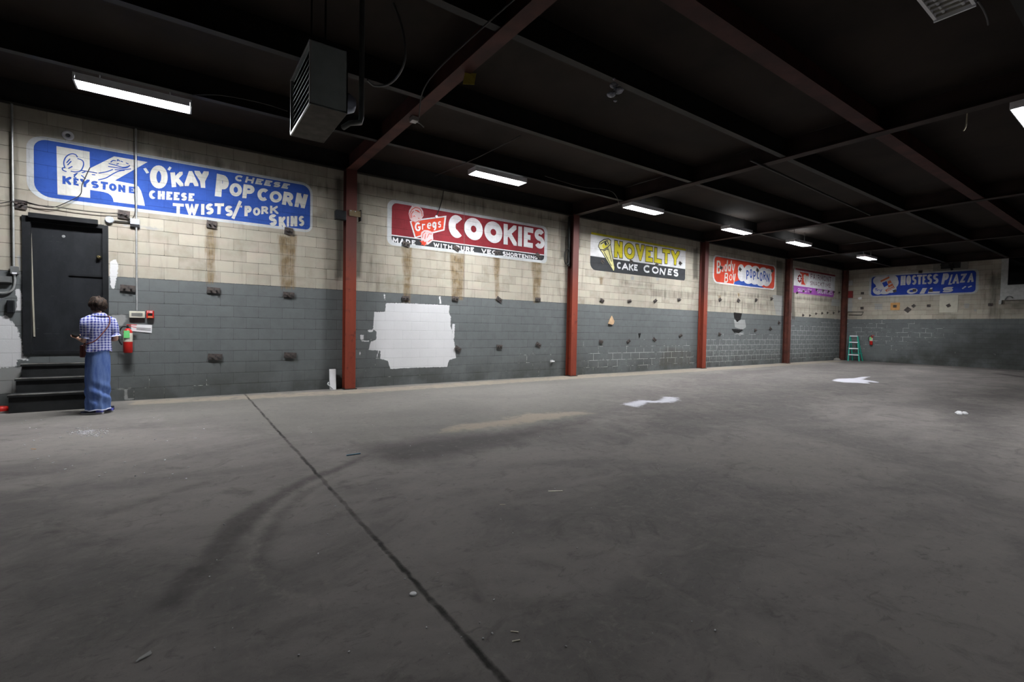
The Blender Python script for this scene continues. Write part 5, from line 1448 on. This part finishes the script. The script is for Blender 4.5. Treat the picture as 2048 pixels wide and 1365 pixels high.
b = Skin()
pel = b.pt(pv(0, 0, .92), .088)
ch = b.chain(pel, [(pv(0, 0, 1.02), .092), (pv(0, .005, 1.16), .105), (pv(0, 0, 1.28), .105)])
nk = b.chain(ch, [(pv(0, .0, 1.37), .055), (pv(0, .02, 1.43), .046)])
hd = b.chain(nk, [(pv(0, .035, 1.49), .065), (pv(0, .03, 1.545), .080), (pv(0, .02, 1.60), .062)])
b.pt(pv(0, .135, 1.51), .012, hd - 1)                                        # nose
for sg in (-1, 1): b.pt(pv(sg * .095, .02, 1.52), .014, hd - 1)               # ears
LE, LW = Vector((-.135, -.04, 1.02)), Vector((-.205, .10, 1.055))
RE, RW = Vector((.19, .06, 1.04)), Vector((.10, .22, 1.06))
for sg, el, wr in ((-1, LE, LW), (1, RE, RW)):
    shd = pv(sg * .16, 0, 1.325)
    e_ = b.chain(ch, [(pv(sg * .09, 0, 1.335), .058), (shd, .052), (shd.lerp(el, .5), .044), (el, .036), (el.lerp(wr, .35), .038), (wr, .025)])
    d_ = (wr - el).normalized(); sd = d_.cross(Vector((0, 0, 1))).normalized() * sg
    pm = b.chain(e_, [(wr + d_ * .035, (.030, .017)), (wr + d_ * .075, (.034, .014))])
    up_ = Vector((0, 0, 1))
    for k_, (ofs, ln_) in enumerate(((-.030, .060), (-.010, .074), (.011, .070), (.030, .055))):
        base_ = wr + d_ * .095 + sd * ofs
        b.chain(pm, [(base_, .0085), (base_ + d_ * ln_ * .5 + up_ * .004, .0080), (base_ + d_ * ln_ * .85 + up_ * .022, .0072)])
    tb = wr + d_ * .03 - sd * .030
    b.chain(e_ + 1, [(tb + up_ * .008, .011), (tb + d_ * .03 - sd * .018 + up_ * .022, .0095), (tb + d_ * .055 - sd * .012 + up_ * .034, .0085)])
ft = Vector((-.95, .31, 0)).normalized()
FEET = (Vector((-.045, -.045, 0)), Vector((.070, .075, 0)))
for sg, fo in ((-1, FEET[0]), (1, FEET[1])):
    b.chain(pel, [(pv(sg * .05, 0, .82), .062), (pv(sg * .06, .02, .48).lerp(fo + Vector((0, 0, .48)), .5), .055), (fo + Vector((.01, 0, .11)), .034), (fo + Vector((0, 0, .07)), .034)])
body = b.build('body', skin, person)
eye_m = plain('eye_white', (.7, .7, .7), .3)
for sg in (-1, 1): MB().lathe(pv(sg * .034, .098, 1.535), [(.002, -.011), (.011, -.005), (.012, 0), (.011, .005), (.002, .011)], 'z', 10).build('eye', eye_m, person, world=False)
MB().obox(pv(0, .112, 1.475), RD * .042, FD * .012, Vector((0, 0, .009))).build('mouth', plain('lips', (.38, .13, .12), .5), person, world=False)

# hair: short and wavy, full at the back
hair_m = NT('dark_hair', .7, spec=.2)
hn = hair_m.noise(hair_m.scale(hair_m.obj(), (1, 1, .5)), 45, 4, .6, 1.5)
hair_m.base(hair_m.mix(hair_m.ramp(hn, .4, .7), (.012, .008, .007), (.075, .048, .034)))
hc = pv(0, .015, 1.545); vs, fs = [], []
NU, NV = 44, 26; rnd = random.Random(5)
for j in range(NV + 1):
    ph = math.radians(-52 + 140 * j / NV)
    for i in range(NU):
        th = 2 * math.pi * i / NU
        dv = RD * math.cos(th) * math.cos(ph) + FD * math.sin(th) * math.cos(ph)
        front = max(0.0, (dv.dot(FD)))
        k_ = 1 + .035 * math.sin(5 * th + 3 * ph) + .03 * math.sin(9 * th - 7 * ph) + rnd.uniform(-.008, .008) + .13 * mnoise.noise(dv * 3.2) + .07 * mnoise.noise(dv * 8 + Vector((3, 1, 2)))
        if front > .35 and ph < math.radians(28): k_ *= .80
        zr = .108 if ph > 0 else .118
        vs.append(hc + dv * .103 * k_ + Vector((0, 0, math.sin(ph) * zr * k_)))
for j in range(NV):
    for i in range(NU): fs.append((j * NU + i, j * NU + (i + 1) % NU, (j + 1) * NU + (i + 1) % NU, (j + 1) * NU + i))
hb = MB().add(vs, fs, True); hb.add(vs[-NU:], [tuple(range(NU))])
hb.build('hair', hair_m.m, person, world=False)

# checked shirt with short puffed sleeves
ck = NT('blue_check_cotton', .85, spec=.1)
sp = ck.n('ShaderNodeSeparateXYZ'); ck.lk(ck.obj(), sp.inputs[0])
warp = ck.math('MULTIPLY', ck.math('SUBTRACT', ck.noise(ck.obj(), 9, 2), .5), .03)
def stripes(v, ofs=0.0):
    return ck.ramp(ck.math('FRACT', ck.math('MULTIPLY', ck.math('ADD', ck.math('ADD', v, warp), ofs + 5), 1 / .036)), .47, .53)
sa, sb = stripes(sp.outputs[0]), stripes(sp.outputs[2])
cc = ck.mix(ck.math('MULTIPLY', ck.math('ADD', sa, sb), .5), (.58, .60, .80), (.045, .055, .30))
ck.base(cc)
shirt = MB()
prof = [(.885, .160, .112), (.90, .156, .112), (.98, .148, .106), (1.08, .148, .104), (1.18, .158, .108), (1.27, .170, .110), (1.325, .165, .100), (1.36, .125, .085), (1.385, .082, .070), (1.405, .062, .060)]
rg = []
for z, a_, d_ in prof:
    r_ = []
    for i in range(32):
        th = 2 * math.pi * i / 32; f_ = 1 + .03 * math.sin(6 * th + z * 9) * (1.4 - z)
        r_.append(pv(a_ * math.cos(th) * f_, d_ * math.sin(th) * f_, z + (.012 * math.sin(3 * th) if z < .95 else 0)))
    rg.append(r_)
shirt.rings(rg, close_top=False, close_bot=False)
for sg, el in ((-1, LE), (1, RE)):
    shd = pv(sg * .150, 0, 1.335); en = shd.lerp(el, .80)
    pts = [pv(sg * .09, 0, 1.335), shd.lerp(en, .12), shd.lerp(en, .45), shd.lerp(en, .8), shd.lerp(en, .9), en]
    shirt.tube(pts, [.060, .070, .073, .064, .054, .066], 18, caps=False)
so = shirt.build('shirt', ck.m, person, world=False)
cl = MB(); rg = []
for z, a_, d_ in ((1.395, .064, .062), (1.425, .066, .064), (1.405, .088, .086), (1.382, .102, .096)):
    rg.append([pv(a_ * math.cos(2 * math.pi * i / 24), d_ * math.sin(2 * math.pi * i / 24), z) for i in range(24)])
cl.rings(rg, False, False).build('collar', ck.m, so, world=False)
for sg, el in ((-1, LE), (1, RE)):
    shd = pv(sg * .150, 0, 1.335); en = shd.lerp(el, .80); e0 = shd.lerp(el, .76); e1 = shd.lerp(el, .84)
    MB().tube([e0, en, e1], [.055, .066, .071], 20, caps=False).build('sleeve_frill', plain('pale_blue_frill_' + str(sg + 1), (.50, .55, .80), .8), so, world=False)

# wide denim trousers
dn = NT('faded_denim', .85, spec=.1)
n_ = dn.noise(dn.scale(dn.obj(), (9, 9, 1.3)), 3, 5, .65); nf_ = dn.noise(dn.obj(), 160, 2)
c = dn.mix(dn.ramp(n_, .3, .7), (.075, .135, .37), (.17, .26, .52))
dn.base(dn.mix(dn.math('MULTIPLY', nf_, .35), c, (.06, .10, .28)))
rg = []; NR = 56
for j in range(25):
    z = .068 + (.915 - .068) * j / 24; u = 1 - j / 24
    aw = .142 + .004 * u - (.012 if j > 21 else 0); dw = .112 + .010 * u
    r_ = []
    for i in range(NR):
        th = 2 * math.pi * i / NR
        notch = 1 - .16 * min(1, u * 1.6) * math.exp(-((abs(math.cos(th)) / .28) ** 2))
        fold = 1 + (.028 + .034 * u) * math.sin(7 * th + 1.3 * math.sin(5 * z)) * .7 + .028 * u * math.sin(13 * th + 4 * z)
        cr = .018 * math.sin(38 * z + 3 * th) * math.exp(-((z - .28) / .14) ** 2)
        p = pv(aw * math.cos(th) * notch * fold, (dw * math.sin(th) * notch * fold) + cr, z)
        r_.append(p + Vector((-.012 + .018 * u * 0, 0, .006 * math.sin(5 * th) * u)))
    rg.append(r_)
tr = MB().rings(rg, False, False).build('trousers', dn.m, person, world=False)
h0 = [p + Vector((0, 0, -.012)) for p in rg[0]]; h1 = [p * 1.0 + Vector((0, 0, .004)) for p in rg[0]]
c0 = sum(h0, Vector()) / NR
MB().rings([[c0 + (p - c0) * 1.03 for p in h0], [c0 + (p - c0) * 1.015 for p in h1]], False, False).build('frayed_hem', plain('frayed_white_hem', (.55, .60, .75), .9), tr, world=False)

# canvas shoes
sole_m = plain('shoe_sole', (.40, .40, .42), .7); up_m = plain('navy_canvas', (.020, .022, .05), .8); hl_m = plain('violet_canvas', (.12, .13, .55), .8)
for fo, sgn in ((FEET[0], -1), (FEET[1], 1)):
    sd = Vector((-ft.y, ft.x, 0)); shoe = []
    outl = [(-.075, .026), (-.06, .033), (0, .036), (.06, .042), (.11, .046), (.15, .040), (.172, .022)]
    def ring_(z, g, o_=outl): return [fo + ft * (x - .02) + sd * (w2 * g) + Vector((0, 0, z)) for x, w2 in o_] + [fo + ft * (x - .02) - sd * (w2 * g) + Vector((0, 0, z)) for x, w2 in reversed(o_)]
    sh = MB().rings([ring_(.001, .95), ring_(.026, 1.05)]).build('shoe', sole_m, person, world=False)
    upz = lambda x: .085 - .045 * max(0, min(1, (x + .0) / .12))
    top = [fo + ft * (x - .02) + sd * (w2 * .55) + Vector((0, 0, upz(x))) for x, w2 in outl] + [fo + ft * (x - .02) - sd * (w2 * .55) + Vector((0, 0, upz(x))) for x, w2 in reversed(outl)]
    MB().rings([ring_(.026, 1.0), [a.lerp(b_, .6) for a, b_ in zip(ring_(.05, .95), top)], top]).build('upper', up_m, sh, world=False)
    ho = outl[:3]
    MB().rings([ring_(.027, 1.08, ho), [p + Vector((0, 0, .0)) for p in ring_(.062, .9, ho)]]).build('heel_patch', hl_m, sh, world=False)

# shoulder bag and telephone
bagm = plain('red_brown_leather', (.115, .030, .028), .5)
bag = thing('shoulder_bag', person.location, 'small red-brown bag worn across the body of the person', 'bag', rz=pr)
MB().obox(Vector((-.165, .135, .875)), Vector((.05, .05, 0)), Vector((-.03, .03, 0)), Vector((0, 0, .17))).build('bag_body', bagm, bag, world=False, bevel=.01)
MB().tube(smooth([Vector((-.165, .13, .95)), pv(-.165, .0, .98), pv(-.115, -.10, 1.03), pv(-.02, -.122, 1.15), pv(.06, -.118, 1.27), pv(.095, -.06, 1.372), pv(.095, .03, 1.372), pv(.05, .115, 1.27), pv(-.05, .125, 1.12), Vector((-.160, .16, .955))]), .0075, 6).build('strap', bagm, bag, world=False)
ph_ = thing('telephone', person.location, 'dark telephone held in the left hand of the person', 'phone', rz=pr)
d_ = (LW - LE).normalized()
MB().obox(LW + d_ * .085 + Vector((0, 0, .034)), d_ * .14, d_.cross(Vector((0, 0, 1))).normalized() * .068, Vector((0, 0, .008)) + d_ * .0).build('handset', black_paint, ph_, world=False)
MB().obox(LW + d_ * .085 + Vector((0, 0, .039)), d_ * .125, d_.cross(Vector((0, 0, 1))).normalized() * .060, Vector((0, 0, .002))).build('screen', dg.m, ph_, world=False)
